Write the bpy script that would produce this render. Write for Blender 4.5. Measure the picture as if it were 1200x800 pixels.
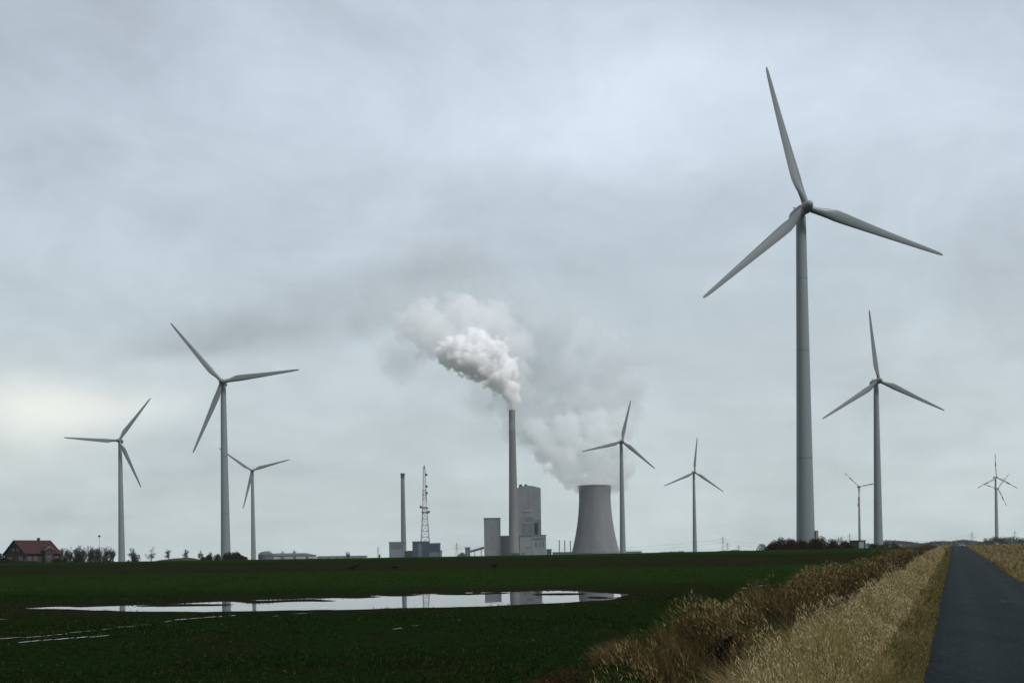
import bpy, bmesh, math, random
import numpy as np
from mathutils import Vector, Matrix, noise as mnoise

for _o in list(bpy.data.objects):
    bpy.data.objects.remove(_o)
scene = bpy.context.scene
COL = scene.collection
R = math.radians
rng = np.random.default_rng(11)
random.seed(5)

# ------------------------------------------------------------------ camera
F, CX, CY, EYE, ROLL = 1300.0, 600.0, 654.5, 1.9, R(0.85)      # focal length in photo pixels, principal point, eye height
cam_data = bpy.data.cameras.new('camera')
cam_data.sensor_width = 36.0
cam_data.lens = F / 1200.0 * 36.0
cam_data.shift_y = (CY - 400.0) / 1200.0
cam_data.clip_start, cam_data.clip_end = 0.1, 20000.0
cam = bpy.data.objects.new('camera', cam_data)
COL.objects.link(cam)
cr, sr = math.cos(ROLL), math.sin(ROLL)
cam.matrix_world = Matrix(((cr, sr, 0, 0), (0, 0, -1, 0), (-sr, cr, 0, EYE), (0, 0, 0, 1)))
scene.camera = cam

def ray(px, py):
    u, v = (px - CX) / F, (CY - py) / F
    return u * cr + v * sr, -u * sr + v * cr                    # x and z per metre of depth

def at(px, py, d):
    x, z = ray(px, py)
    return Vector((x * d, d, EYE + z * d))

# ------------------------------------------------------------------ node helper
class N:
    """A tiny expression layer over shader nodes."""
    tree = None
    def __init__(s, sock): s.s = sock
    @staticmethod
    def put(inp, v):
        if isinstance(v, N): N.tree.links.new(v.s, inp)
        else: inp.default_value = v
    @staticmethod
    def math(op, a, b=0.0, c=0.0, clamp=False):
        n = N.tree.nodes.new('ShaderNodeMath'); n.operation = op; n.use_clamp = clamp
        N.put(n.inputs[0], a); N.put(n.inputs[1], b); N.put(n.inputs[2], c)
        return N(n.outputs[0])
    @staticmethod
    def vec(op, a, b=(0, 0, 0), out=0):
        n = N.tree.nodes.new('ShaderNodeVectorMath'); n.operation = op
        N.put(n.inputs[0], a); N.put(n.inputs[1], b)
        return N(n.outputs[out])
    def __add__(s, o): return N.math('ADD', s, o)
    __radd__ = __add__
    def __sub__(s, o): return N.math('SUBTRACT', s, o)
    def __rsub__(s, o): return N.math('SUBTRACT', o, s)
    def __mul__(s, o): return N.math('MULTIPLY', s, o)
    __rmul__ = __mul__
    def __truediv__(s, o): return N.math('DIVIDE', s, o)
    def clamp(s): return N.math('ADD', s, 0.0, clamp=True)
    def smooth(s, a, b):
        n = N.tree.nodes.new('ShaderNodeMapRange'); n.interpolation_type = 'SMOOTHSTEP'
        N.put(n.inputs['Value'], s); n.inputs['From Min'].default_value = a; n.inputs['From Max'].default_value = b
        return N(n.outputs['Result'])

def n_noise(vec, scale, detail=4.0, rough=0.55, dist=0.0):
    n = N.tree.nodes.new('ShaderNodeTexNoise')
    if vec is not None: N.put(n.inputs['Vector'], vec)
    n.inputs['Scale'].default_value = scale; n.inputs['Detail'].default_value = detail
    n.inputs['Roughness'].default_value = rough; n.inputs['Distortion'].default_value = dist
    return N(n.outputs[0])

def n_mix(f, a, b, mode='MIX'):
    n = N.tree.nodes.new('ShaderNodeMix'); n.data_type = 'RGBA'; n.blend_type = mode
    N.put(n.inputs[0], f)
    for i, c in ((6, a), (7, b)):
        N.put(n.inputs[i], c if isinstance(c, N) else (*c, 1.0))
    return N(n.outputs[2])

def n_sep(vec):
    n = N.tree.nodes.new('ShaderNodeSeparateXYZ'); N.put(n.inputs[0], vec)
    return N(n.outputs[0]), N(n.outputs[1]), N(n.outputs[2])

def n_comb(x, y, z):
    n = N.tree.nodes.new('ShaderNodeCombineXYZ')
    for i, v in enumerate((x, y, z)): N.put(n.inputs[i], v)
    return N(n.outputs[0])

def n_coord(which):
    return N(N.tree.nodes.new('ShaderNodeTexCoord').outputs[which])

def n_ramp(f, stops):
    n = N.tree.nodes.new('ShaderNodeValToRGB'); N.put(n.inputs[0], f)
    e = n.color_ramp.elements
    while len(e) < len(stops): e.new(0.5)
    for k, (p, c) in enumerate(stops):
        e[k].position = p; e[k].color = (*c, 1.0)
    return N(n.outputs[0])

# ------------------------------------------------------------------ world: overcast sky
SUN_EL, SUN_AZ = R(50), R(134)                # azimuth clockwise from the view direction: high on the right
world = bpy.data.worlds.new('World'); scene.world = world
world.use_nodes = True
wt = world.node_tree; wt.nodes.clear(); N.tree = wt
sky = wt.nodes.new('ShaderNodeTexSky'); sky.sky_type = 'NISHITA'; sky.sun_disc = False
sky.sun_elevation = SUN_EL; sky.sun_rotation = SUN_AZ; sky.dust_density = 4.0
gen = n_coord('Generated')
dx, dy, dz = n_sep(gen)
den = N.math('MAXIMUM', dz, 0.0) + 0.16
cx_, cy_ = dx / den, dy / den
cn = n_noise(n_comb(cx_ * 0.75, cy_ * 1.0, 0.0), 1.15, 7.0, 0.55, 0.35)
cn2 = n_noise(n_comb(cx_ * 0.55, cy_ * 1.3, 4.7), 2.6, 8.0, 0.6, 0.5)
cn3 = n_noise(N.vec('MULTIPLY', gen, (1.0, 1.0, 1.7)), 5.5, 8.0, 0.62, 0.6)
cn4 = n_noise(N.vec('MULTIPLY', gen, (1.0, 1.0, 1.4)), 17.0, 6.0, 0.6, 0.8)
cloud = (cn - 0.5) * 0.34 + (cn2 - 0.5) * 0.16 + (cn3 - 0.5) * 0.50 + (cn4 - 0.5) * 0.20
fy = N.math('MAXIMUM', dy, 0.05)
wu, ww = dx / fy, dz / fy
front = dy.smooth(0.05, 0.3)
wob = (n_noise(gen, 5.0, 5.0, 0.6) - 0.5)
def blob(px, py, sx, sy, amt):
    x, z = ray(px, py)
    a = (wu - x + wob * 0.10) * (F / sx); b = (ww - z + wob * 0.07) * (F / sy)
    return N.math('EXPONENT', (a * a + b * b) * -1.0) * front * amt
def total(lst):
    t = lst[0]
    for b in lst[1:]: t = t + b
    return t
lum = total([blob(*b) for b in (
    (1080, 120, 260, 130, 0.09), (720, 85, 170, 80, 0.17), (1010, 150, 220, 60, 0.06), (560, 190, 120, 60, 0.08), (690, 160, 120, 60, 0.10), (900, 60, 160, 45, 0.05),
    (390, 110, 180, 60, 0.05), (120, 300, 200, 60, 0.04),
    (300, 385, 105, 24, -0.20), (215, 405, 90, 14, -0.08), (380, 350, 70, 30, -0.09), (500, 318, 60, 26, -0.15), (40, 45, 200, 60, -0.07), (600, 45, 110, 45, -0.05),
    (800, 250, 260, 45, -0.04), (160, 170, 160, 40, -0.03), (1080, 330, 160, 50, -0.03), (660, 330, 130, 40, -0.05),
    (1000, 520, 300, 80, 0.02), (300, 580, 260, 60, -0.02))])
glow = total([blob(*b) for b in ((60, 478, 110, 34, 0.55), (170, 468, 80, 20, 0.16), (15, 500, 90, 60, 0.2))])
lum = (cloud * 1.0 + lum * 1.5 + 1.0)
base = n_mix(dz.smooth(0.0, 0.42), (0.585, 0.668, 0.680), (0.552, 0.632, 0.722))
base = n_mix(1.0, base, n_comb(lum, lum, lum), 'MULTIPLY')
base = n_mix(glow.clamp(), base, (1.15, 1.14, 1.02))
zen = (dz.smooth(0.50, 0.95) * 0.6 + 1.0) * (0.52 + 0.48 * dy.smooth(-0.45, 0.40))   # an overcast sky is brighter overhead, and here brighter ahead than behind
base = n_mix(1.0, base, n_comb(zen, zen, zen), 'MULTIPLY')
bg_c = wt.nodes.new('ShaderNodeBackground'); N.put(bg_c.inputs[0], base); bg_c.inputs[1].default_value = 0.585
bg_s = wt.nodes.new('ShaderNodeBackground'); wt.links.new(sky.outputs[0], bg_s.inputs[0]); bg_s.inputs[1].default_value = 0.1
mx = wt.nodes.new('ShaderNodeMixShader'); mx.inputs[0].default_value = 0.95
wt.links.new(bg_s.outputs[0], mx.inputs[1]); wt.links.new(bg_c.outputs[0], mx.inputs[2])
wo = wt.nodes.new('ShaderNodeOutputWorld'); wt.links.new(mx.outputs[0], wo.inputs[0])

sun_data = bpy.data.lights.new('sun', 'SUN'); sun_data.energy = 1.5; sun_data.angle = R(14); sun_data.color = (1.0, 0.985, 0.96)
sun = bpy.data.objects.new('sun', sun_data); COL.objects.link(sun)
sdir = Vector((math.sin(SUN_AZ) * math.cos(SUN_EL), math.cos(SUN_AZ) * math.cos(SUN_EL), math.sin(SUN_EL)))
sun.rotation_euler = sdir.to_track_quat('Z', 'Y').to_euler()
sun.location = (0, -20, 40)

scene.view_settings.view_transform = 'Standard'; scene.view_settings.look = 'None'
scene.view_settings.exposure = 0.75; scene.view_settings.gamma = 1.0
cyc = scene.cycles
cyc.use_denoising = True
cyc.max_bounces = 22; cyc.diffuse_bounces = 3; cyc.glossy_bounces = 3; cyc.volume_bounces = 22
cyc.transparent_max_bounces = 8; cyc.volume_max_steps = 256; cyc.volume_step_rate = 1.0

# ------------------------------------------------------------------ terrain
ROAD_T = 0.3985                                   # the road runs this far sideways per metre of depth
SLOPE = 0.0135
WL = 0.47                                         # level of the flood water
F_X = [-40, -16.9,  -13.5, -9.2, -4.6, -1.0, 1.4, 3.3, 4.3, 40]
F_Y = [45.0, 37.3,  35.2, 32.6, 33.0, 33.8, 35.4, 37.4, 42.5, 42.5]
B_X = [-40, -16.9,  -13.5, -10.5, -7.6, -5.8, -1.3, 2.4, 3.6, 4.4, 40]
B_Y = [30.0, 37.6,  39.8, 41.4, 44.0, 48.0, 49.2, 49.0, 46.0, 42.5, 42.5]

def vnoise(x, y, s, seed=0.0):
    x = np.asarray(x, float) / s + seed * 13.7; y = np.asarray(y, float) / s + seed * 7.3
    xi, yi = np.floor(x), np.floor(y); xf, yf = x - xi, y - yi
    xf = xf * xf * (3 - 2 * xf); yf = yf * yf * (3 - 2 * yf)
    def h(a, b):
        v = np.sin(a * 127.1 + b * 311.7) * 43758.5453
        return v - np.floor(v)
    return (h(xi, yi) * (1 - xf) + h(xi + 1, yi) * xf) * (1 - yf) + (h(xi, yi + 1) * (1 - xf) + h(xi + 1, yi + 1) * xf) * yf

def smax(a, b, k):
    return 0.5 * (a + b + np.sqrt((a - b) ** 2 + k * k))

def skew(y):
    return ROAD_T * np.clip(y, -200, 400)

def basin(x, y):
    """Metres inside the flooded hollow (negative outside)."""
    fy_ = np.interp(x, F_X, F_Y) + (vnoise(x, y * 0, 1.7, 1) - 0.5) * 0.7 + (vnoise(x, y * 0, 0.5, 2) - 0.5) * 0.5
    by_ = np.interp(x, B_X, B_Y) + (vnoise(x, y * 0, 2.3, 3) - 0.5) * 2.4 + (vnoise(x, y * 0, 0.6, 4) - 0.5) * 0.9
    tongue = (vnoise(x, y * 1.9, 7.0, 12) * 0.6 + vnoise(x, y * 1.4, 2.2, 13) * 0.4 - 0.5) * 13.0
    return isles(x, y, np.minimum(y - fy_, (by_ - y) + tongue * np.clip((np.interp(x, B_X, B_Y) - np.interp(x, F_X, F_Y) - 1.5) / 7, 0.04, 1) * np.clip(1.5 - (by_ - y) / 5.5, 0, 1)))

ISLES = [(405, 699.3, 42, 1.1), (330, 703.8, 70, 1.3), (215, 708.9, 60, 0.8), (655, 695.8, 34, 1.2), (555, 695.2, 45, 0.9), (470, 697.0, 25, 0.7), (700, 699.5, 14, 0.9)]
def isles(x, y, i):
    for px, py, hx_, hy_ in ISLES:
        rx, rz = ray(px, py); d = (WL - EYE) / rz
        wav = (vnoise(x, y * 0, 1.3, px) - 0.5) * 1.2
        i = np.minimum(i, ((x - rx * d) / (hx_ * d / F)) ** 2 + ((y - d) / hy_ + wav) ** 2 - 1.0)
    return i

def plane_z(x, y):
    crest = 198 + 0.67 * smax(x, 0.0, 20.0)
    yy = -smax(-y, -crest, 40.0)
    yy = smax(yy, -30.0, 10.0)
    return SLOPE * yy

def gz(x, y, detail=True):
    x = np.asarray(x, float); y = np.asarray(y, float)
    z = plane_z(x, y)
    off = x - skew(y)
    i = basin(x, y)
    t = np.clip((i + 9.0) / 9.0, 0, 1); t = t * t * (3 - 2 * t)
    z = z * (1 - t) + t * (WL + 0.05 * np.clip(-i / 3.0, 0, 1) - 0.09 * np.clip(i / 1.2, -0.15, 1) - 0.004)
    near = np.clip(1 - (y - 60) / 200, 0, 1)
    if detail:
        rough = (vnoise(x, y, 2.2, 5) - 0.5) * 0.09 + (vnoise(x, y, 0.7, 6) - 0.5) * 0.05
        field = np.clip((-off - 5.5) / 1.5, 0, 1)
        z = z + rough * field * near * (1 - 0.82 * t)
    z = z - 0.95 * np.exp(-((off + 3.3) / 0.6) ** 2) * (0.75 + 0.5 * vnoise(x, y, 6, 7))          # ditch
    z = z + 0.22 * np.exp(-((off + 1.9) / 0.5) ** 2) + 0.18 * np.exp(-((off + 4.9) / 0.6) ** 2)      # its banks
    z = z - 0.06 * np.clip((off + 0.55) / 0.3, 0, 1) * np.clip((2.95 - off) / 0.3, 0, 1)             # bed under the road
    return z

def gz1(x, y):
    return float(gz(np.array([x]), np.array([y]))[0])

# ------------------------------------------------------------------ object helpers
def tag(o, label=None, cat=None, group=None, kind=None):
    if label: o['label'] = label
    if cat: o['category'] = cat
    if group: o['group'] = group
    if kind: o['kind'] = kind
    return o

def empty(name, loc, rz=0.0, **k):
    o = bpy.data.objects.new(name, None); COL.objects.link(o)
    o.location = loc; o.rotation_euler = (0, 0, rz); o.empty_display_size = 0.5
    return tag(o, **k)

def link_mesh(name, verts, faces, m, parent=None, smooth=False, loc=None):
    me = bpy.data.meshes.new(name)
    me.from_pydata([tuple(v) for v in verts], [], faces)
    me.validate(); me.update()
    if m: me.materials.append(m)
    if smooth:
        me.polygons.foreach_set('use_smooth', [True] * len(me.polygons))
        try: me.set_sharp_from_angle(angle=R(38))
        except Exception: pass
    o = bpy.data.objects.new(name, me); COL.objects.link(o)
    if parent: o.parent = parent
    if loc is not None: o.location = loc
    return o

def np_mesh(name, verts, polys, m, parent=None, smooth=False):
    """verts (n,3); polys: list of (k,m) int arrays, every row one face."""
    me = bpy.data.meshes.new(name)
    me.vertices.add(len(verts)); me.vertices.foreach_set('co', np.asarray(verts, np.float32).ravel())
    loops = np.concatenate([p.ravel() for p in polys]).astype(np.int32)
    tot = np.concatenate([np.full(len(p), p.shape[1], np.int32) for p in polys])
    start = np.concatenate([[0], np.cumsum(tot)[:-1]]).astype(np.int32)
    me.loops.add(len(loops)); me.loops.foreach_set('vertex_index', loops)
    me.polygons.add(len(tot)); me.polygons.foreach_set('loop_start', start); me.polygons.foreach_set('loop_total', tot)
    if smooth: me.polygons.foreach_set('use_smooth', np.ones(len(tot), bool))
    me.update(calc_edges=True); me.validate()
    me.materials.append(m)
    o = bpy.data.objects.new(name, me); COL.objects.link(o)
    if parent: o.parent = parent
    return o

class MB:
    def __init__(s): s.v, s.f = [], []
    def add(s, vs, fs):
        b = len(s.v); s.v += [tuple(v) for v in vs]; s.f += [tuple(i + b for i in f) for f in fs]; return s
    def box(s, x0, x1, y0, y1, z0, z1):
        return s.add([(x0, y0, z0), (x1, y0, z0), (x1, y1, z0), (x0, y1, z0), (x0, y0, z1), (x1, y0, z1), (x1, y1, z1), (x0, y1, z1)],
                     [(3, 2, 1, 0), (4, 5, 6, 7), (0, 1, 5, 4), (1, 2, 6, 5), (2, 3, 7, 6), (3, 0, 4, 7)])
    def tube(s, pts, rad, n=6, caps=True):
        pts = [Vector(p) for p in pts]; vs, fs = [], []
        for i, p in enumerate(pts):
            d = (pts[min(i + 1, len(pts) - 1)] - pts[max(i - 1, 0)]).normalized()
            a = d.cross(Vector((0, 0, 1)) if abs(d.z) < 0.9 else Vector((1, 0, 0))).normalized(); b = d.cross(a)
            r = rad[i] if hasattr(rad, '__len__') else rad
            vs += [p + (a * math.cos(2 * math.pi * k / n) + b * math.sin(2 * math.pi * k / n)) * r for k in range(n)]
        for i in range(len(pts) - 1):
            for k in range(n):
                fs.append((i * n + k, i * n + (k + 1) % n, (i + 1) * n + (k + 1) % n, (i + 1) * n + k))
        if caps: fs += [tuple(range(n - 1, -1, -1)), tuple(range((len(pts) - 1) * n, len(pts) * n))]
        return s.add(vs, fs)
    def lathe(s, prof, n=32, axis='z', ctr=(0, 0, 0), caps=True):
        vs, fs = [], []
        for r, h in prof:
            for k in range(n):
                a = 2 * math.pi * k / n; p = (r * math.cos(a), r * math.sin(a))
                v = (p[0], p[1], h) if axis == 'z' else (p[0], h, -p[1])
                vs.append((v[0] + ctr[0], v[1] + ctr[1], v[2] + ctr[2]))
        for i in range(len(prof) - 1):
            for k in range(n):
                fs.append((i * n + k, i * n + (k + 1) % n, (i + 1) * n + (k + 1) % n, (i + 1) * n + k))
        if caps: fs += [tuple(range(n - 1, -1, -1)), tuple(range((len(prof) - 1) * n, len(prof) * n))]
        return s.add(vs, fs)
    def prism(s, poly, y0, y1):
        """poly in the x-z plane, pushed from y0 to y1."""
        n = len(poly)
        return s.add([(x, y0, z) for x, z in poly] + [(x, y1, z) for x, z in poly],
                     [tuple(range(n)), tuple(range(2 * n - 1, n - 1, -1))] + [(i, i + n, (i + 1) % n + n, (i + 1) % n) for i in range(n)])
    def build(s, name, m, parent=None, smooth=False, loc=None):
        o = link_mesh(name, s.v, s.f, m, parent, smooth, loc)
        bm = bmesh.new(); bm.from_mesh(o.data); bmesh.ops.recalc_face_normals(bm, faces=bm.faces); bm.to_mesh(o.data); bm.free()
        return o

# ------------------------------------------------------------------ materials
def mat(name, fn, rough=0.8, spec=0.3, bump=None, metallic=0.0):
    """fn() returns the colour (an N or a tuple); bump() an optional height."""
    m = bpy.data.materials.new(name); m.use_nodes = True
    N.tree = m.node_tree; m.node_tree.nodes.clear()
    p = m.node_tree.nodes.new('ShaderNodeBsdfPrincipled'); o = m.node_tree.nodes.new('ShaderNodeOutputMaterial')
    m.node_tree.links.new(p.outputs[0], o.inputs[0])
    c = fn() if callable(fn) else fn
    N.put(p.inputs['Base Color'], c if isinstance(c, N) else (*c, 1))
    r = rough() if callable(rough) else rough
    N.put(p.inputs['Roughness'], r); p.inputs['Specular IOR Level'].default_value = spec; p.inputs['Metallic'].default_value = metallic
    if bump:
        h, st, di = bump()
        b = m.node_tree.nodes.new('ShaderNodeBump'); N.put(b.inputs['Height'], h); b.inputs['Strength'].default_value = st; b.inputs['Distance'].default_value = di
        m.node_tree.links.new(b.outputs[0], p.inputs['Normal'])
    return m

def mottled(a, b, scale=0.2, detail=5, lo=0.35, hi=0.65, stretch=(1, 1, 1)):
    def fn():
        v = N.vec('MULTIPLY', n_coord('Object'), stretch)
        return n_mix(n_noise(v, scale, detail, 0.6).smooth(lo, hi), a, b)
    return fn

def grain_leaf(stops):
    """A colour drawn per blade or leaf."""
    def fn():
        g = N.tree.nodes.new('ShaderNodeNewGeometry')
        v = n_noise(n_coord('Object'), 0.5, 3.0, 0.6) * 0.6 + n_noise(N.vec('MULTIPLY', n_coord('Object'), (0.09, 0.28, 0.1)), 1.0, 3.0, 0.6) * 0.4
        return n_ramp((N(g.outputs['Random Per Island']) * 0.7 + (v - 0.35) * 0.75).clamp(), stops)
    return fn

def ground_color():
    pos = n_coord('Object'); x, y, z = n_sep(pos)
    big = n_noise(N.vec('MULTIPLY', pos, (0.05, 0.16, 0.0)), 1.0, 5.0, 0.6)
    mid = n_noise(N.vec('MULTIPLY', pos, (1, 1, 0)), 0.55, 6.0, 0.65)
    fine = n_noise(N.vec('MULTIPLY', pos, (1, 1, 0)), 7.0, 5.0, 0.7)
    green = n_mix(fine.smooth(0.3, 0.7), (0.0032, 0.0085, 0.0020), (0.0100, 0.0205, 0.0048))
    lush = y.smooth(46, 58) * (1.0 - y.smooth(84, 96)) + y.smooth(150, 175)
    green = n_mix(lush * 0.7, green, n_mix(fine.smooth(0.3, 0.7), (0.0075, 0.0185, 0.0035), (0.017, 0.036, 0.007)))
    soil = n_mix(fine.smooth(0.3, 0.7), (0.009, 0.0072, 0.0045), (0.024, 0.018, 0.012))
    yy = y + (big - 0.5) * 34.0 + x * 0.02
    band = yy.smooth(84, 98) * (1.0 - yy.smooth(118, 150))
    s = (band * (0.30 + 0.6 * n_noise(N.vec('MULTIPLY', pos, (0.11, 0.4, 0.0)), 1.0, 5.0, 0.65).smooth(0.35, 0.65)) + (mid.smooth(0.50, 0.70)) * 0.45 + (big.smooth(0.48, 0.66)) * 0.35 - 0.05).clamp()
    off = x - N.math('MINIMUM', y, 400.0) * ROAD_T
    col = n_mix(s, green, soil)
    at_ = N.tree.nodes.new('ShaderNodeAttribute'); at_.attribute_name = 'mud'
    col = n_mix(N(at_.outputs['Fac']) * (0.4 + 0.6 * mid.smooth(0.35, 0.6)), col, (0.013, 0.0105, 0.0065))
    thatch = n_mix(fine.smooth(0.3, 0.7), (0.030, 0.023, 0.010), (0.075, 0.058, 0.027))
    lit = off.smooth(-2.9, -2.5) + (off.smooth(-5.6, -5.0) * (1.0 - off.smooth(-4.2, -3.7))) * y.smooth(17, 24) * 0.5
    col = n_mix(lit.clamp() * (0.55 + 0.45 * mid.smooth(0.35, 0.6)), col, thatch)
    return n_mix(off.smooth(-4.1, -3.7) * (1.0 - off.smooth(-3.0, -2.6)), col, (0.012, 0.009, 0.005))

M = {}
M['ground'] = mat('ground', ground_color, 0.95, 0.0,
                  bump=lambda: (n_noise(n_coord('Object'), 3.0, 8.0, 0.7), 0.9, 0.12))
def road_color():
    pos = n_coord('Object')
    g = n_noise(N.vec('MULTIPLY', pos, (1, 0.6, 1)), 16.0, 7.0, 0.85); l = n_noise(N.vec('MULTIPLY', pos, (1.6, 0.12, 0)), 1.0, 5.0, 0.6)
    c = n_mix(g.smooth(0.40, 0.62), (0.002, 0.0045, 0.0050), (0.018, 0.0255, 0.0265))
    ox = n_sep(pos)[0] - n_sep(pos)[1] * ROAD_T
    wear = N.math('ABSOLUTE', N.math('ABSOLUTE', ox - 1.17) - 0.75).smooth(0.05, 0.42)
    c = n_mix((1.0 - wear) * 0.35, c, (0.018, 0.024, 0.026))
    c = n_mix(l.smooth(0.45, 0.7) * 0.6, c, (0.004, 0.0075, 0.0085))
    d = n_noise(N.vec('MULTIPLY', pos, (1, 0.35, 0)), 0.8, 7.0, 0.7)
    return n_mix(d.smooth(0.62, 0.72) * 0.5, c, (0.030, 0.032, 0.028))
M['road'] = mat('asphalt', road_color, 0.9, 0.06, bump=lambda: (n_noise(n_coord('Object'), 90.0, 3.0, 0.7), 0.6, 0.01))
M['water'] = mat('water', (0.015, 0.017, 0.014), 0.015, 0.5,
                 bump=lambda: (n_noise(N.vec('MULTIPLY', n_coord('Object'), (1.0, 0.5, 1.0)), 1.6, 3.0, 0.5), 0.05, 0.02))
M['straw'] = mat('straw', grain_leaf([(0.0, (0.060, 0.043, 0.016)), (0.35, (0.165, 0.124, 0.050)), (0.7, (0.28, 0.222, 0.108)), (1.0, (0.42, 0.35, 0.21))]), 1.0, 0.0)
M['seed'] = mat('seed_head', grain_leaf([(0.0, (0.13, 0.10, 0.046)), (0.5, (0.29, 0.235, 0.125)), (1.0, (0.46, 0.39, 0.25))]), 1.0, 0.0)
M['reed'] = mat('reed', grain_leaf([(0.0, (0.030, 0.022, 0.009)), (0.4, (0.085, 0.062, 0.026)), (0.75, (0.165, 0.125, 0.058)), (1.0, (0.28, 0.225, 0.13))]), 1.0, 0.0)
M['ditch'] = mat('ditch_growth', grain_leaf([(0.0, (0.009, 0.007, 0.003)), (0.55, (0.026, 0.020, 0.009)), (1.0, (0.10, 0.075, 0.036))]), 1.0, 0.0)
M['verge_green'] = mat('verge_green', grain_leaf([(0.0, (0.045, 0.042, 0.012)), (0.45, (0.10, 0.085, 0.030)), (1.0, (0.24, 0.19, 0.09))]), 1.0, 0.0)
M['crop'] = mat('crop', grain_leaf([(0.0, (0.0025, 0.006, 0.0015)), (0.4, (0.0060, 0.0150, 0.0034)), (0.7, (0.0125, 0.0225, 0.0062)), (0.86, (0.026, 0.023, 0.011)), (1.0, (0.055, 0.047, 0.025))]), 1.0, 0.0)
def crop_color():
    g = N.tree.nodes.new('ShaderNodeNewGeometry'); pos = n_coord('Object'); r = N(g.outputs['Random Per Island'])
    big = n_noise(N.vec('MULTIPLY', pos, (0.13, 0.42, 0.0)), 1.0, 5.0, 0.65).smooth(0.40, 0.62)
    mid = n_noise(N.vec('MULTIPLY', pos, (0.8, 1.3, 0.0)), 1.0, 4.0, 0.6).smooth(0.42, 0.62)
    a = n_ramp(r, [(0.0, (0.0028, 0.0070, 0.0016)), (0.6, (0.0085, 0.0200, 0.0042)), (0.9, (0.018, 0.034, 0.008)), (1.0, (0.05, 0.05, 0.022))])
    b = n_ramp(r, [(0.0, (0.0045, 0.0055, 0.0018)), (0.5, (0.0120, 0.0130, 0.0045)), (0.85, (0.030, 0.025, 0.011)), (1.0, (0.075, 0.06, 0.03))])
    return n_mix((big * 0.65 + mid * 0.45 - 0.1).clamp(), a, b)
M['crop'] = mat('crop', crop_color, 1.0, 0.0)
M['stubble'] = mat('stubble', grain_leaf([(0.0, (0.017, 0.012, 0.007)), (0.6, (0.035, 0.026, 0.014)), (1.0, (0.15, 0.12, 0.07))]), 1.0, 0.0)

def paint_color(seams, dirt=0.5, tint=(0.195, 0.226, 0.236)):
    def fn():
        x, y, z = n_sep(n_coord('Object'))
        st = n_noise(n_comb(x * 1.5, y * 1.5, z * 0.06), 1.0, 6.0, 0.65)
        c = n_mix(st.smooth(0.35, 0.75) * dirt, tint, tuple(v * 0.66 for v in tint))
        for s in seams:
            b = N.math('LESS_THAN', N.math('ABSOLUTE', z - s), 0.11)
            c = n_mix(b * 0.75, c, (0.10, 0.11, 0.11))
        return c
    return fn
M['tower'] = mat('tower_paint', paint_color((21.5, 47.0, 64.0), 0.3), 0.45, 0.4)
M['blade'] = mat('blade_paint', paint_color((), 0.4, (0.165, 0.19, 0.198)), 0.4, 0.4)
M['nacelle'] = mat('nacelle_paint', paint_color((), 0.8, (0.20, 0.218, 0.218)), 0.45, 0.4)
def red_band():
    x, y, z = n_sep(n_coord('Object'))
    a = z.smooth(27.4, 27.6)
    b = z.smooth(15.9, 16.1) * (1.0 - z.smooth(21.9, 22.1))
    return n_mix((a + b).clamp(), (0.42, 0.44, 0.44), (0.17, 0.028, 0.026))
M['blade_red'] = mat('blade_banded', red_band, 0.4, 0.4)
def panels(a, b, pw, ph, line=0.75):
    def fn():
        pos = n_coord('Object'); x, y, z = n_sep(pos)
        br = N.tree.nodes.new('ShaderNodeTexBrick'); br.offset = 0.0
        N.put(br.inputs['Vector'], n_comb(x + y, z, 0.0))
        br.inputs['Scale'].default_value = 1.0; br.inputs['Brick Width'].default_value = pw; br.inputs['Row Height'].default_value = ph
        br.inputs['Mortar Size'].default_value = 0.25; br.inputs['Mortar Smooth'].default_value = 0.3; br.inputs['Bias'].default_value = 0.0
        br.inputs['Color1'].default_value = (*a, 1); br.inputs['Color2'].default_value = (*b, 1)
        br.inputs['Mortar'].default_value = (*[v * line for v in a], 1)
        w = n_noise(N.vec('MULTIPLY', pos, (0.08, 0.08, 0.025)), 1.0, 6.0, 0.65)
        return n_mix(w.smooth(0.4, 0.75) * 0.5, N(br.outputs[0]), tuple(v * 0.62 for v in a))
    return fn
M['plant_wall'] = mat('plant_cladding', panels((0.150, 0.168, 0.180), (0.175, 0.193, 0.203), 11, 18), 0.7, 0.3)
M['plant_dark'] = mat('plant_louvre', panels((0.085, 0.108, 0.128), (0.105, 0.128, 0.145), 6, 4), 0.7, 0.3)
M['plant_pale'] = mat('plant_render', panels((0.195, 0.212, 0.220), (0.22, 0.235, 0.24), 14, 10), 0.75, 0.3)
M['plant_blue'] = mat('plant_blue', panels((0.008, 0.028, 0.062), (0.012, 0.036, 0.072), 8, 14), 0.6, 0.3)
M['plant_black'] = mat('plant_opening', (0.03, 0.035, 0.04), 0.8)
M['concrete'] = mat('chimney_concrete', mottled((0.135, 0.140, 0.142), (0.185, 0.190, 0.190), 0.05, 6, stretch=(1, 1, 0.15)), 0.9, 0.2)
M['concrete_dark'] = mat('chimney_soot', mottled((0.10, 0.105, 0.11), (0.15, 0.155, 0.16), 0.08, 6, stretch=(1, 1, 0.2)), 0.9, 0.2)
M['concrete_ct'] = mat('cooling_concrete', mottled((0.105, 0.116, 0.120), (0.168, 0.178, 0.178), 0.035, 7, 0.3, 0.7, (1, 1, 0.18)), 0.9, 0.2)
M['concrete_low'] = mat('cooling_base', mottled((0.185, 0.20, 0.205), (0.25, 0.265, 0.265), 0.06, 5), 0.9, 0.2)
M['steel'] = mat('grey_steel', mottled((0.18, 0.19, 0.20), (0.27, 0.28, 0.29), 0.4), 0.6, 0.4)
M['steel_pale'] = mat('pale_steel', mottled((0.30, 0.31, 0.32), (0.38, 0.39, 0.40), 0.4), 0.6, 0.4)
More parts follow.
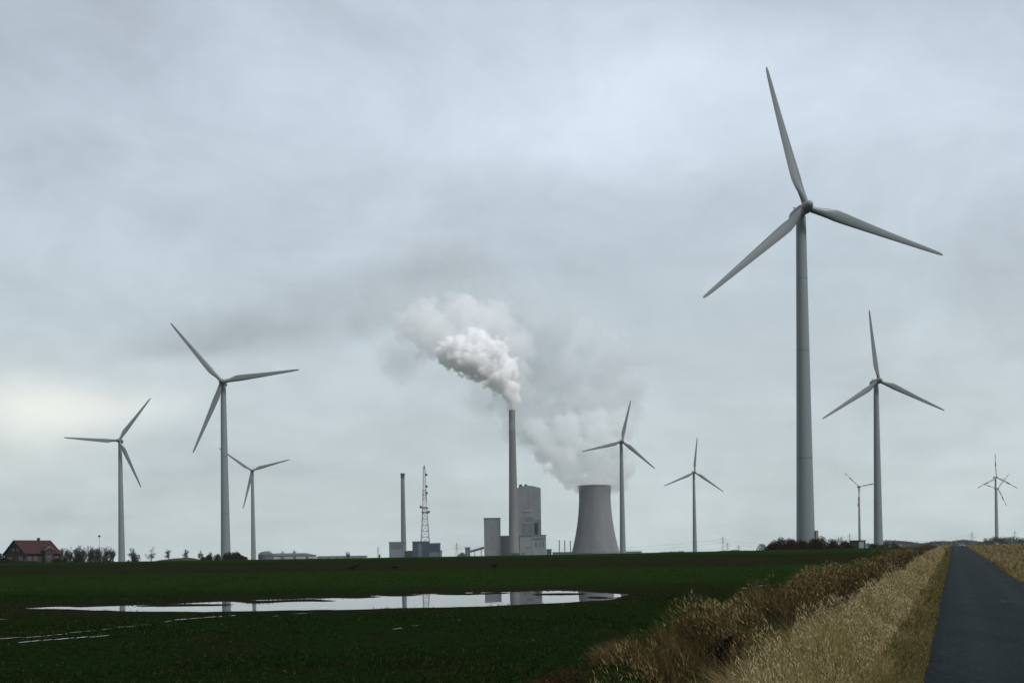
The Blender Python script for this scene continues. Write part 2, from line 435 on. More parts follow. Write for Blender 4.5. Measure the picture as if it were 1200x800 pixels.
M['steel_red'] = mat('red_steel', (0.20, 0.065, 0.055), 0.6, 0.4)
M['steel_white'] = mat('white_steel', (0.42, 0.43, 0.43), 0.6, 0.4)
M['black'] = mat('black_plumage', mottled((0.006, 0.006, 0.007), (0.012, 0.012, 0.013), 20), 0.9, 0.05)
M['roof'] = mat('roof_tiles', panels((0.055, 0.010, 0.009), (0.034, 0.009, 0.009), 0.6, 0.35, 0.5), 0.8, 0.3)
M['brick'] = mat('dark_brick', panels((0.040, 0.030, 0.028), (0.060, 0.040, 0.034), 0.5, 0.2, 1.3), 0.85, 0.2)
M['white'] = mat('white_paint', mottled((0.14, 0.15, 0.15), (0.20, 0.21, 0.21), 0.7), 0.6, 0.4)
M['glass'] = mat('window_glass', (0.05, 0.06, 0.07), 0.06, 0.6)
M['barn_roof'] = mat('barn_roof', mottled((0.05, 0.06, 0.07), (0.08, 0.09, 0.10), 0.3), 0.7, 0.3)
M['barn_wall'] = mat('barn_wall', mottled((0.30, 0.32, 0.32), (0.40, 0.41, 0.40), 0.25), 0.8, 0.2)
M['kiosk'] = mat('kiosk_wall', mottled((0.018, 0.018, 0.018), (0.03, 0.03, 0.028), 1.0), 0.7, 0.3)
M['kiosk_door'] = mat('kiosk_door', mottled((0.24, 0.25, 0.25), (0.30, 0.31, 0.31), 1.0), 0.6, 0.3)
M['bark'] = mat('bark', mottled((0.022, 0.020, 0.017), (0.045, 0.040, 0.034), 1.2), 0.9, 0.1)
M['weed'] = mat('dead_stalk', mottled((0.016, 0.011, 0.007), (0.032, 0.022, 0.013), 3.0), 1.0, 0.0)
M['twig'] = mat('twig', grain_leaf([(0.0, (0.022, 0.021, 0.018)), (1.0, (0.060, 0.056, 0.046))]), 1.0, 0.0)
M['dark_leaf'] = mat('dark_leaf', grain_leaf([(0.0, (0.010, 0.014, 0.009)), (0.6, (0.022, 0.027, 0.016)), (1.0, (0.045, 0.04, 0.024))]), 1.0, 0.0)
M['bramble'] = mat('bramble', grain_leaf([(0.0, (0.010, 0.012, 0.006)), (0.5, (0.028, 0.024, 0.012)), (0.85, (0.065, 0.040, 0.020)), (1.0, (0.11, 0.075, 0.04))]), 1.0, 0.0)
M['earth'] = mat('earth', mottled((0.018, 0.020, 0.012), (0.04, 0.038, 0.025), 0.4), 0.95, 0.1)
M['cloth_grey'] = mat('galvanised', (0.3, 0.31, 0.32), 0.5, 0.4)

# ------------------------------------------------------------------ ground, road, water
ys = np.concatenate([np.arange(-150, -10, 20.0), np.arange(-10, 12, 2.0), np.arange(12, 29, 0.4), np.arange(29, 53, 0.25), np.arange(53, 100, 1.0),
                     np.arange(100, 330, 5.0), np.geomspace(330, 4100, 34)])
offs = np.concatenate([-np.geomspace(2500, 72, 26), np.arange(-70, -38, 2.0), np.arange(-38, -9.5, 0.33), np.arange(-9.5, 5, 0.2), np.arange(5, 14, 0.6),
                       np.geomspace(14, 2300, 28)])
OX, YY = np.meshgrid(offs, ys)
XX = OX + skew(YY)
ZZ = gz(XX, YY)
nv = np.stack([XX.ravel(), YY.ravel(), ZZ.ravel()], 1)
nr, ncol = XX.shape
idx = np.arange(nr * ncol).reshape(nr, ncol)
quads = np.stack([idx[:-1, :-1].ravel(), idx[:-1, 1:].ravel(), idx[1:, 1:].ravel(), idx[1:, :-1].ravel()], 1)
g = np_mesh('ground', nv, [quads], M['ground'], smooth=True)
mud = g.data.attributes.new('mud', 'FLOAT', 'POINT')
mud.data.foreach_set('value', np.clip(1.25 - np.abs(basin(nv[:, 0], nv[:, 1])) / 3.0, 0, 1).astype(np.float32))
tag(g, 'dark green winter field with brown soil bands rising to a low crest', 'ground', kind='structure')

ry = np.concatenate([np.arange(-40, 60, 1.0), np.arange(60, 402, 4.0)])
ro = np.array([-0.46, -0.40, -0.1, 0.3, 0.75, 1.15, 1.6, 2.0, 2.4, 2.74, 2.80])
OX, YY = np.meshgrid(ro, ry)
edge = (np.abs(OX - 1.17) > 1.3) * ((vnoise(YY, OX * 0, 2.6, 9) - 0.5) * 0.12 + (vnoise(YY, OX * 0, 0.35, 10) - 0.5) * 0.05)
OXe = OX + edge
XX = OXe + skew(YY)
ZZ = plane_z(XX, YY) + 0.045 - 0.03 * ((OX - 1.17) / 1.6) ** 2 + (vnoise(XX, YY, 1.5, 8) - 0.5) * 0.012
ZZ[:, 0] -= 0.09; ZZ[:, -1] -= 0.09
idx = np.arange(XX.size).reshape(XX.shape)
quads = np.stack([idx[:-1, :-1].ravel(), idx[:-1, 1:].ravel(), idx[1:, 1:].ravel(), idx[1:, :-1].ravel()], 1)
rd = np_mesh('road', np.stack([XX.ravel(), YY.ravel(), ZZ.ravel()], 1), [quads], M['road'], smooth=True)
tag(rd, 'narrow dark asphalt farm road running to the horizon', 'road', kind='structure')

xs = np.linspace(-24, 6.5, 60)
mid = 0.5 * (np.interp(xs, F_X, F_Y) + np.interp(xs, B_X, B_Y)); hw = 0.5 * np.maximum(np.interp(xs, B_X, B_Y) - np.interp(xs, F_X, F_Y), 0.5) + 2.0
vs = np.concatenate([np.stack([xs, mid - hw, np.full_like(xs, WL)], 1), np.stack([xs, mid + hw, np.full_like(xs, WL)], 1)])
k = np.arange(59)
wtr = np_mesh('flood_water', vs, [np.stack([k, k + 1, k + 61, k + 60], 1)], M['water'])
tag(wtr, 'long sheet of standing rain water across the field', 'water', kind='structure')

def px_ground(px, py):
    """Where the ray through a photo pixel meets the tilted field."""
    x, z = ray(px, py)
    d = EYE / (SLOPE - z)
    return x * d, d
def track(p0, p1, width, gap, label, n=60, seed=0):
    """A wheel rut holding water: short uneven strips just above the soil."""
    (x0, y0), (x1, y1) = px_ground(*p0), px_ground(*p1)
    rg = np.random.default_rng(seed); vs, qs, run = [], [], 0
    t = 0.0; L = math.hypot(x1 - x0, y1 - y0)
    while t < 1.0:
        seg = rg.uniform(0.15, 0.7) / L; m_ = 7
        ts = np.linspace(t, min(t + seg, 1.0), m_)
        cx = x0 + (x1 - x0) * ts; cy = y0 + (y1 - y0) * ts + (vnoise(ts * L, ts * 0, 1.0, seed) - 0.5) * 0.3
        w = width * np.sin(np.linspace(0.15, math.pi - 0.15, m_)) * rg.uniform(0.5, 1.2)
        z = float(np.max(gz(np.concatenate([cx, cx]), np.concatenate([cy - w, cy + w])))) + 0.01
        b = len(vs)
        for i in range(m_): vs += [(cx[i], cy[i] - w[i], z), (cx[i], cy[i] + w[i], z)]
        qs += [(b + 2 * i, b + 2 * i + 2, b + 2 * i + 3, b + 2 * i + 1) for i in range(m_ - 1)]
        t += seg + rg.exponential(gap) / L
    o = link_mesh('rut_water', vs, qs, M['water'])
    return tag(o, label, 'water', kind='structure')
track((-30, 750), (277, 724), 0.17, 0.05, 'long upper wheel rut glinting with water at the left of the field', seed=1)
track((20, 754), (132, 743), 0.20, 0.05, 'short lower wheel rut glinting with water at the left of the field', seed=2)
track((320, 725), (365, 722), 0.10, 0.3, 'short faint water rut in front of the flood water', seed=3)
track((-20, 729), (60, 724), 0.13, 0.5, 'broken wet rut at the left below the flood water tip', seed=4)
track((868, 687), (898, 684), 0.5, 0.6, 'small pale puddle in the field beyond the dry reeds', seed=5)
track((930, 681), (955, 682), 0.35, 0.8, 'narrow pale puddle in the field beside the bank of reeds', seed=6)
track((460, 737), (540, 727), 0.07, 0.5, 'speckled wet rut in the field nearer than the flood water', seed=7)
track((545, 691), (640, 689.5), 0.35, 0.6, 'thin strip of water just behind the flood water', seed=8)

# ------------------------------------------------------------------ grass
def blades(name, x, y, h, w, lean, m, z=None, segs=3, curl=0.5, flat=0.0, winddir=None, seed=0):
    rg = np.random.default_rng(seed); n = len(x)
    z = gz(x, y) - 0.02 if z is None else z
    a = rg.uniform(0, 2 * np.pi, n); la = rg.uniform(0, 2 * np.pi, n) if winddir is None else winddir + rg.normal(0, 1.1, n)
    ln = np.abs(rg.normal(lean, lean * 0.5, n)) + flat
    rows = []
    for s in range(segs + 1):
        t = s / segs
        ww = w * (1 - t) ** 0.7 * 0.5 if s < segs else w * 0
        bend = ln * (t + curl * t * t)
        px = x + np.cos(la) * bend * h; py = y + np.sin(la) * bend * h
        pz = z + h * t * np.maximum(1 - 0.45 * bend ** 1.3, 0.12)
        if s < segs:
            rows.append(np.stack([px - np.cos(a) * ww, py - np.sin(a) * ww, pz], 1)); rows.append(np.stack([px + np.cos(a) * ww, py + np.sin(a) * ww, pz], 1))
        else: rows.append(np.stack([px, py, pz], 1))
    V = np.stack(rows, 1); per = V.shape[1]
    b = np.arange(n)[:, None] * per
    qs = [b + np.array([[2 * s, 2 * s + 1, 2 * s + 3, 2 * s + 2]]) for s in range(segs - 1)]
    tr = b + np.array([[2 * segs - 2, 2 * segs - 1, 2 * segs]])
    return np_mesh(name, V.reshape(-1, 3), [np.concatenate(qs), tr] if qs else [tr], m)

def scatter(n, y0, y1, o0, o1, power=1.6, seed=0, clump=None, thresh=0.0):
    """Points with depth weighted to the near end; kept where the clump noise is high."""
    rg = np.random.default_rng(seed)
    u = rg.random(n); e = 1 - power
    y = (y0 ** e + (y1 ** e - y0 ** e) * u) ** (1 / e)
    off = rg.uniform(o0, o1, n)
    x = off + skew(y)
    if clump:
        k = vnoise(x, y, clump, seed + 20) * 0.65 + vnoise(x, y, clump * 0.3, seed + 21) * 0.35
        sel = k > thresh + rg.normal(0, 0.07, n); x, y, off = x[sel], y[sel], off[sel]
    return x, y, off
def far(y):                                         # blades are drawn a little coarser with distance
    return np.clip(y / 16.0, 0.8, 9.0)

# pale straw bank between the ditch and the road
x, y, o = scatter(190000, 9, 265, -2.6, -0.85, 1.65, 1, 1.6, 0.26)
k = o > -2.75 + 0.75 * np.clip((22 - y) / 10, 0, 1) + (vnoise(x, y, 1.1, 60) - 0.5) * 0.7; x, y, o = x[k], y[k], o[k]
edge = np.exp(-((o + 1.75) / 0.5) ** 2)
h = (0.14 + 0.42 * edge) * rng.uniform(0.45, 1.25, len(x)) * (0.3 + 1.25 * vnoise(x, y, 1.6, 31))
tag(blades('straw_grass', x, y, h, 0.0046 * far(y), 0.42, M['straw'], seed=1, winddir=2.4), 'pale bleached straw grass on the bank between ditch and road', 'grass', kind='stuff')
# its feathery seed heads
x, y, o = scatter(42000, 9, 150, -2.6, -1.1, 1.7, 2, 1.6, 0.34)
k = o > -2.6 + 0.75 * np.clip((22 - y) / 10, 0, 1); x, y, o = x[k], y[k], o[k]
h0 = (0.18 + 0.42 * np.exp(-((o + 1.9) / 0.5) ** 2)) * rng.uniform(0.6, 1.25, len(x)) * (0.3 + 1.25 * vnoise(x, y, 1.6, 31))
tag(blades('seed_heads', x, y, rng.uniform(0.03, 0.075, len(x)), 0.0085 * far(y), 0.5, M['seed'], z=gz(x, y) + h0 * 0.85, segs=2, seed=2, winddir=2.4), 'feathery pale seed heads over the straw bank by the road', 'grass', kind='stuff')
# short olive fringe against the asphalt
x, y, o = scatter(120000, 9, 240, -1.2, -0.08, 1.6, 3)
k = o < -0.36 + (vnoise(x, y, 0.9, 62) * 0.6 + vnoise(x, y, 0.25, 63) * 0.4 - 0.45) * 0.7; x, y, o = x[k], y[k], o[k]
h = rng.uniform(0.04, 0.17, len(x)) * np.clip((-o) / 0.6, 0.4, 1.5)
tag(blades('fringe_grass', x, y, h, 0.007 * far(y), 0.7, M['verge_green'], seed=3), 'short olive grass fringe along the left road edge', 'grass', kind='stuff')
# tawny reed grass on the field side of the ditch
x, y, o = scatter(120000, 9, 230, -5.3, -3.95, 1.55, 4, 1.5, 0.46)
k = o > -5.3 + 1.25 * np.clip((18.5 - y) / 7, 0, 1) + (vnoise(x, y, 1.2, 61) - 0.5) * 1.5; x, y, o = x[k], y[k], o[k]
h = 0.82 * rng.uniform(0.35, 1.25, len(x)) * (0.35 + 1.0 * vnoise(x, y, 2.6, 33)) * np.clip(1.35 - np.abs(o + 4.4) / 1.3, 0.3, 1.0)
tag(blades('reed_grass', x, y, h, 0.0054 * far(y), 0.42, M['reed'], seed=4, winddir=3.6), 'tall tawny withered reed grass on the field side of the ditch', 'grass', kind='stuff')
# its sparse nodding plumes
x, y, o = scatter(15000, 9, 130, -5.2, -3.7, 1.6, 9, 1.7, 0.48)
k = o > -5.2 + 1.25 * np.clip((18.5 - y) / 7, 0, 1); x, y, o = x[k], y[k], o[k]
h0 = 0.82 * rng.uniform(0.8, 1.3, len(x)) * (0.35 + 1.0 * vnoise(x, y, 2.6, 33)) * np.clip(1.35 - np.abs(o + 4.4) / 1.3, 0.3, 1.0)
tag(blades('reed_plumes', x, y, rng.uniform(0.05, 0.12, len(x)), 0.009 * far(y), 0.5, M['straw'], z=gz(x, y) + h0 * 0.8, segs=2, seed=9, winddir=3.6), 'sparse pale plumes over the tawny reed grass', 'grass', kind='stuff')
# matted lower growth in the ditch
x, y, o = scatter(70000, 9, 230, -5.6, -2.5, 1.6, 5, 0.9, 0.42)
h = rng.uniform(0.06, 0.26, len(x))
tag(blades('ditch_grass', x, y, h, 0.008 * far(y), 1.1, M['ditch'], seed=5), 'matted dark brown grass lining the ditch', 'grass', kind='stuff')
# right verge
x, y, o = scatter(110000, 22, 280, 2.85, 15.0, 1.35, 6, 2.2, 0.30)
h = rng.uniform(0.10, 0.5, len(x)) * (0.35 + 1.0 * vnoise(x, y, 3.0, 35)) * np.clip((o - 2.6) / 0.9, 0.3, 1)
tag(blades('verge_grass', x, y, h, 0.008 * far(y), 0.6, M['straw'], seed=6), 'dry tawny grass on the verge to the right of the road', 'grass', kind='stuff')
x, y, o = scatter(70000, 22, 280, 2.65, 15.0, 1.35, 7)
h = rng.uniform(0.05, 0.24, len(x))
tag(blades('verge_undergrowth', x, y, h, 0.010 * far(y), 0.7, M['verge_green'], seed=7), 'olive undergrowth through the right verge grass', 'grass', kind='stuff')
# winter crop in the field
n = 260000; rg = np.random.default_rng(8)
y = (9 ** -0.5 + (95 ** -0.5 - 9 ** -0.5) * rg.random(n)) ** -2.0
x = rg.uniform(-0.62, 0.40, n) * y - 1.0
sel = (x - skew(y) < -5.6) & (basin(x, y) < 0.25 - 0.5 * rg.random(n))
x, y = x[sel], y[sel]
dens = vnoise(x, y, 1.8, 40) * 0.6 + vnoise(x, y, 0.5, 41) * 0.4
dens = dens - 0.26 * np.exp(-((basin(x, y) + 0.5) / 2.4) ** 2)
sel = dens > 0.43 + rg.normal(0, 0.09, len(x)); x, y = x[sel], y[sel]
h = rg.uniform(0.04, 0.13, len(x)) * (0.6 + 0.8 * vnoise(x, y, 3.0, 42))
tag(blades('winter_crop', x, y, h, 0.012 * far(y) * 0.8, 0.7, M['crop'], segs=2, seed=8), 'short dark green winter crop covering the field', 'grass', kind='stuff')
n = 60000
y = (9 ** -0.5 + (80 ** -0.5 - 9 ** -0.5) * rg.random(n)) ** -2.0
x = rg.uniform(-0.62, 0.40, n) * y - 1.0
sel = (x - skew(y) < -5.6) & (basin(x, y) < 0.25) & (vnoise(x, y, 1.9, 44) * 0.6 + vnoise(x, y, 0.5, 45) * 0.4 > 0.5)
x, y = x[sel], y[sel]
tag(blades('stubble', x, y, rg.uniform(0.03, 0.09, len(x)), 0.014 * far(y), 1.1, M['stubble'], segs=2, seed=9), 'brown dead stubble between the crop plants', 'grass', kind='stuff')
# straw blown onto the asphalt
def litter(px, py, n, sx, sy, label, seed):
    x0, y0 = px_ground(px, py); rg = np.random.default_rng(seed)
    x = x0 + rg.normal(0, sx, n); y = y0 + rg.normal(0, sy, n)
    z = plane_z(x, y) + 0.05
    tag(blades('straw_litter', x, y, rg.uniform(0.1, 0.3, n), np.full(n, 0.009), 2.2, M['straw'], z=z, segs=2, flat=1.0, seed=seed), label, 'straw', kind='stuff')
litter(1163, 678, 18, 0.5, 1.6, 'thin scatter of straw farther up the asphalt', 51)
litter(1180, 706, 24, 0.45, 0.9, 'thicker scatter of straw nearer on the asphalt', 52)

# dark weed stalks standing in the reeds
def weed(px, py, d, h, n, label, seed):
    x0, _ = ray(px, py); x0 *= d; rg = random.Random(seed)
    z0 = gz1(x0, d); mb = MB()
    for i in range(n):
        a = rg.uniform(0, 6.28); l = h * rg.uniform(0.55, 1.0); s = rg.uniform(0.02, 0.17)
        p = [Vector((math.cos(a) * 0.1, math.sin(a) * 0.1, -0.05))]
        for t in (0.35, 0.7, 1.0):
            p.append(Vector((math.cos(a) * (0.1 + s * t * l), math.sin(a) * (0.1 + s * t * l), l * t)))
        mb.tube(p, [0.02, 0.016, 0.012, 0.007], 4)
        for t in range(5):
            q = p[2].lerp(p[3], t / 5); b = rg.uniform(0, 6.28); e = q + Vector((math.cos(b) * 0.09, math.sin(b) * 0.09, 0.11))
            mb.tube([q, e], [0.008, 0.014], 4)
    return tag(mb.build('dead_weed', M['weed'], loc=(x0, d, z0)), label, 'weed')
weed(852, 770, 17.5, 1.05, 9, 'dark dead weed stalks standing up out of the brown reeds', 3)
weed(842, 775, 18.2, 0.7, 8, 'lower cluster of dark dead stalks beside the taller dead weed', 4)

# ------------------------------------------------------------------ wind turbines
def blade_mesh(mb, Lb=34.5, scale=1.0):
    st = [0.9, 1.6, 2.6, 4.0, 5.6, 7.2, 9.5, 13, 17, 21, 25, 29, 32, 33.6, 34.3, 34.5]
    ch = [1.5, 1.55, 1.6, 1.9, 2.4, 2.72, 2.62, 2.32, 2.0, 1.7, 1.42, 1.14, 0.90, 0.70, 0.42, 0.12]
    th = [1.5, 1.55, 1.5, 1.25, 1.0, 0.85, 0.70, 0.55, 0.44, 0.35, 0.27, 0.20, 0.15, 0.11, 0.06, 0.02]
    n = 16; vs, fs = [], []
    for i, (r, c, t) in enumerate(zip(st, ch, th)):
        circ = max(0.0, min(1.0, (5.6 - r) / 3.6)); tw = R(4 + 13 * (1 - r / Lb) ** 2)
        for k in range(n):
            a = 2 * math.pi * k / n
            ex, ey = math.cos(a) * 0.5 * c, math.sin(a) * 0.5 * t
            u = 0.5 - 0.5 * math.cos(a)                                     # 0 at the leading edge, 1 at the trailing edge
            ax = c * (0.32 - u) ; ay = (1 if a < math.pi else -1) * t * 0.5 * 2.6 * (math.sqrt(max(u, 0)) * (1 - u)) * (1.0 if a < math.pi else 0.8)
            x, y = ex * circ + ax * (1 - circ), ey * circ + ay * (1 - circ)
            vs.append((x * math.cos(tw) - y * math.sin(tw), x * math.sin(tw) + y * math.cos(tw) - 0.0009 * r * r, r * scale))
    for i in range(len(st) - 1):
        for k in range(n): fs.append((i * n + k, i * n + (k + 1) % n, (i + 1) * n + (k + 1) % n, (i + 1) * n + k))
    fs += [tuple(range(n)), tuple(range((len(st) - 1) * n, len(st) * n))]
    return mb.add(vs, fs)

YAW = R(5.0)
def turbine(hub_px, tips, label, hub_h=80.0, bl=1.0, red=False, group='wind turbines over the field', yaw=YAW, base_px=None):
    x, z = ray(*hub_px)
    d = 300.0
    for _ in range(30):                                   # depth at which a hub of this height sits on that ray
        d = (gz1(x * d, d) + hub_h - EYE) / z
    d += 3.4
    bx = x * (d - 3.4) - 3.4 * math.sin(yaw)
    b = gz1(bx, d)
    root = empty('wind_turbine', (bx, d, b), yaw, label=label, cat='wind turbine', group=group)
    H = hub_h
    prof = []
    for i in range(15):
        t = i / 14
        prof.append((2.22 + (1.15 - 2.22) * t ** 0.88, -0.6 + (H - 0.6) * t))
    MB().lathe(prof, 40).build('tower', M['tower'], root, True)
    nb = MB(); vs, fs = [], []; ns = 20
    secs = [(-2.2, .55, .6), (-2.0, .95, 1.0), (-1.0, 1.15, 1.2), (1.5, 1.2, 1.3), (4.0, 1.1, 1.2), (5.6, .85, 1.0), (6.2, .55, .7), (6.3, .2, .3)]
    for yy, hw_, hh in secs:
        for k in range(ns):
            a = 2 * math.pi * k / ns; ca, sa = math.cos(a), math.sin(a)
            vs.append((hw_ * math.copysign(abs(ca) ** 0.6, ca), yy, H + 0.15 + hh * math.copysign(abs(sa) ** 0.6, sa)))
    for i in range(len(secs) - 1):
        for k in range(ns): fs.append((i * ns + k, i * ns + (k + 1) % ns, (i + 1) * ns + (k + 1) % ns, (i + 1) * ns + k))
    fs += [tuple(range(ns)), tuple(range((len(secs) - 1) * ns, len(secs) * ns))]
    nb.add(vs, fs)
    nac = nb.build('nacelle', M['nacelle'], root, True)
    MB().tube([(0.3, 5.0, H + 1.1), (0.3, 5.0, H + 2.6)], 0.06).box(0.0, 0.6, 4.9, 5.1, H + 2.5, H + 2.62).build('wind_vane', M['steel'], nac)
    tilt = Matrix.Rotation(R(-5), 4, 'X'); pos = Matrix.Translation((0, -3.4, H))
    hub = MB().lathe([(0.05, -2.55), (0.42, -2.45), (0.80, -2.1), (1.10, -1.5), (1.30, -0.8), (1.38, 0.0), (1.36, 0.7), (1.25, 1.1), (0.9, 1.25)], 28, 'y').build('hub', M['nacelle'], root, True)
    hub.matrix_local = pos @ tilt
    # a wind axis at an angle to the line of sight squeezes the disc sideways
    c = math.cos(math.atan2(x, 1.0) + yaw)
    for tx, ty in tips:
        ux, uz = ray(tx, ty); vx, vz = ux - x, uz - z
        beta = math.pi / 2 - math.atan2(vz, vx / c)
        bo = blade_mesh(MB(), scale=bl).build('blade', M['blade_red'] if red else M['blade'], root, True)
        bo.matrix_local = pos @ tilt @ Matrix.Rotation(beta, 4, 'Y')
    return root
G2 = 'turbines with banded blades'
t1 = turbine((945, 243), ((903, 75), (1104, 300), (826, 356)), 'largest and nearest wind turbine rising from a bramble mound beside the road', yaw=R(7))
t2 = turbine((1030, 446), ((1021, 360), (1106, 484), (964, 493)), 'second largest wind turbine right of the nearest one, near a dark kiosk')
turbine((260, 447), ((201, 378), (351, 432), (229, 532)), 'tallest wind turbine of the left trio, standing behind a dark bush')
turbine((139, 516), ((175, 464), (75, 513), (166, 573)), 'leftmost wind turbine at the end of the bare hedge near the farmhouse')
turbine((295, 551), ((339, 538), (262, 528), (285.5, 598)), 'smaller wind turbine just right of and behind the left trio\'s tallest')
turbine((729, 517), ((740, 468), (767, 550), (680, 530)), 'wind turbine standing in front of the cooling tower steam', bl=0.87)
turbine((814, 553), ((818, 509), (849, 578), (777, 570)), 'small wind turbine alone right of the cooling tower')
turbine((1007.5, 570), ((990, 553), (1031, 565), (1003.5, 597)), 'small turbine with banded blades in the gap between the two big right turbines', 100, 0.95, True, G2)
turbine((1168, 559), ((1167, 528), (1192, 573.5), (1144.5, 573)), 'taller of the two overlapping turbines with banded blades by the road', 100, 1.0, True, G2)
turbine((1169.5, 572), ((1183, 553), (1178, 595), (1150, 566)), 'lower farther turbine with banded blades, behind the taller one by the road', 100, 0.98, True, G2, yaw=R(14))
# a service cabinet at the foot of the nearest tower
MB().box(1.85, 2.5, -1.6, -0.6, 0.6, 4.4).build('service_ladder', M['steel'], t1)

# ------------------------------------------------------------------ power station (about 1.9 km away)
PD = 1900.0
def pw(px, py, d=PD):
    x, z = ray(px, py); return x * d, EYE + z * d
def gbase(px, d=PD, py=650):
    x, _ = pw(px, py, d); return Vector((x, d, gz1(x, d)))

def block(name, px0, px1, top, label, m, depth=30, d=PD, cat='building', arch=0.0, group='power station buildings'):
    """A building between two photo columns, its front wall d metres away."""
    x0, zt = pw(px0, top, d); x1, _ = pw(px1, top, d); xm = 0.5 * (x0 + x1); b = gz1(xm, d)
    root = empty(name, (xm, d, b), label=label, cat=cat, group=group)
    w, h = (x1 - x0) / 2, zt - b
    poly = [(-w, -3), (w, -3), (w, h)] + ([(w * (1 - 2 * i / 12), h + arch * math.sin(math.pi * i / 12)) for i in range(1, 12)] if arch else []) + [(-w, h)]
    MB().prism(poly, 0, depth).build('wall', m, root)
    if not arch:
        MB().box(-w - 0.6, w + 0.6, -0.6, depth + 0.6, h + 0.004, h + 1.6).build('parapet', M['plant_dark'], root)
    return root, w, h
def panel(root, x0, x1, z0, z1, m, name='louvre_panel', proud=0.4):
    return MB().box(x0, x1, -proud, -0.02, z0, z1).build(name, m, root)

boil, bw, bh = block('boiler_house', 604.8, 633.6, 572.0, 'tall grey boiler house with curved roof behind the tall chimney', M['plant_wall'], 45, PD + 20, arch=4.5)
panel(boil, -bw * 0.55, bw * 0.75, bh * 0.30, bh * 0.50, M['plant_dark']); panel(boil, -bw * 0.6, bw * 0.2, bh * 0.66, bh * 0.69, M['plant_pale'], 'ledge', 0.8)
panel(boil, bw * 0.45, bw * 0.95, bh * 0.32, bh * 0.55, M['plant_dark'])
panel(boil, -bw * 0.3, bw * 0.3, bh * 0.53, bh * 0.58, M['plant_dark']); panel(boil, -bw * 0.05, bw * 0.0, bh * 0.72, bh * 0.95, M['plant_dark'], 'vent_shaft')
for q in (-0.62, -0.20):
    MB().lathe([(3.2, 0), (3.2, 2.0), (2.6, 4.2), (1.2, 5.4), (0.1, 5.6)], 16, ctr=(bw * q, 6, bh + 2.0)).build('roof_vent', M['plant_black'], boil, True)
tur, tw_, th_ = block('turbine_hall', 623.3, 639.8, 627.5, 'pale turbine hall with dark window strips right of the boiler house foot', M['plant_pale'], 40, PD - 2)
panel(tur, -tw_ * 0.9, tw_ * 0.85, th_ * 0.80, th_ * 0.92, M['plant_dark'], 'window_strip')
for q in (-0.55, -0.05, 0.45): panel(tur, tw_ * q, tw_ * (q + 0.28), th_ * 0.50, th_ * 0.72, M['plant_dark'], 'window')
annex, aw, ah = block('annex_building', 608.9, 622.9, 628.2, 'plain pale annex directly below the boiler house, right of the chimney foot', M['plant_pale'], 30, PD - 6)
panel(annex, -aw * 0.7, -aw * 0.1, 0, ah * 0.25, M['plant_dark'], 'gate_opening')
panel(annex, aw * 0.1, aw * 0.8, ah * 0.45, ah * 0.5, M['plant_dark'], 'window_strip')
silo, sw, sh = block('bunker_tower', 567.0, 586.2, 607.6, 'plain grey block tower left of the tall chimney', M['plant_wall'], 28)
for q in (0.25, 0.5, 0.75): panel(silo, -sw * 0.05, sw * 0.05, sh * (q - 0.04), sh * (q + 0.04), M['plant_dark'], 'window')
block('link_building', 586.5, 596.5, 628.5, 'low dark link building between the block tower and the tall chimney', M['plant_dark'], 20, PD + 6)
hut, _, _ = block('conveyor_house', 545.0, 550.7, 642.0, 'small grey transfer house at the foot of the coal conveyor', M['plant_dark'], 10, PD - 4)
p0, p1 = at(550.5, 646.0, PD + 8), at(567.2, 641.3, PD + 8)
cv = empty('coal_conveyor', (p0.x, p0.y, gz1(p0.x, p0.y)), label='sloping coal conveyor bridge rising from the transfer house to the block tower', cat='conveyor')
o_ = Vector(cv.location)
MB().tube([p0 - o_, p1 - o_], 2.0, 4).build('gallery', M['plant_dark'], cv)
for t in (0.35, 0.8):
    q = p0.lerp(p1, t) - o_; MB().tube([(q.x, q.y, -2), (q.x, q.y, q.z)], 0.6, 4).build('support', M['steel'], cv)
x, _ = pw(541, 651); tag(MB().lathe([(13, -3), (10.5, 4), (6, 8.5), (1.5, 11.5), (0.1, 12)], 24, ctr=(0, 0, 0)).build('coal_heap', M['plant_black'], None, True, (x, PD + 18, gz1(x, PD + 18))), 'dark coal heap left of the conveyor house', 'coal heap')
block('pump_house', 640.5, 646.3, 644.0, 'small dark pump house right of the turbine hall', M['plant_black'], 10)
block('workshop', 648.0, 671.5, 647.6, 'long low dark workshop in front of the cooling tower foot', M['plant_dark'], 18)
for i, q in enumerate((655.6, 662.0, 668.6)):
    b = gbase(q, PD + 30); _, zt = pw(q, 632.5 + 0.4 * i, PD + 30)
    s = empty('exhaust_stack', b, label=('leftmost' if i == 0 else 'middle' if i == 1 else 'rightmost') + ' of the three thin exhaust stacks beside the cooling tower', cat='stack', group='thin exhaust stacks')
    MB().tube([(0, 0, -2), (0, 0, zt - b.z - 1.2)], 0.85, 10).build('shaft', M['concrete_dark'], s, True)
    MB().tube([(0, 0, zt - b.z - 1.2), (0, 0, zt - b.z)], 1.0, 10).build('rim', M['plant_black'], s, True)

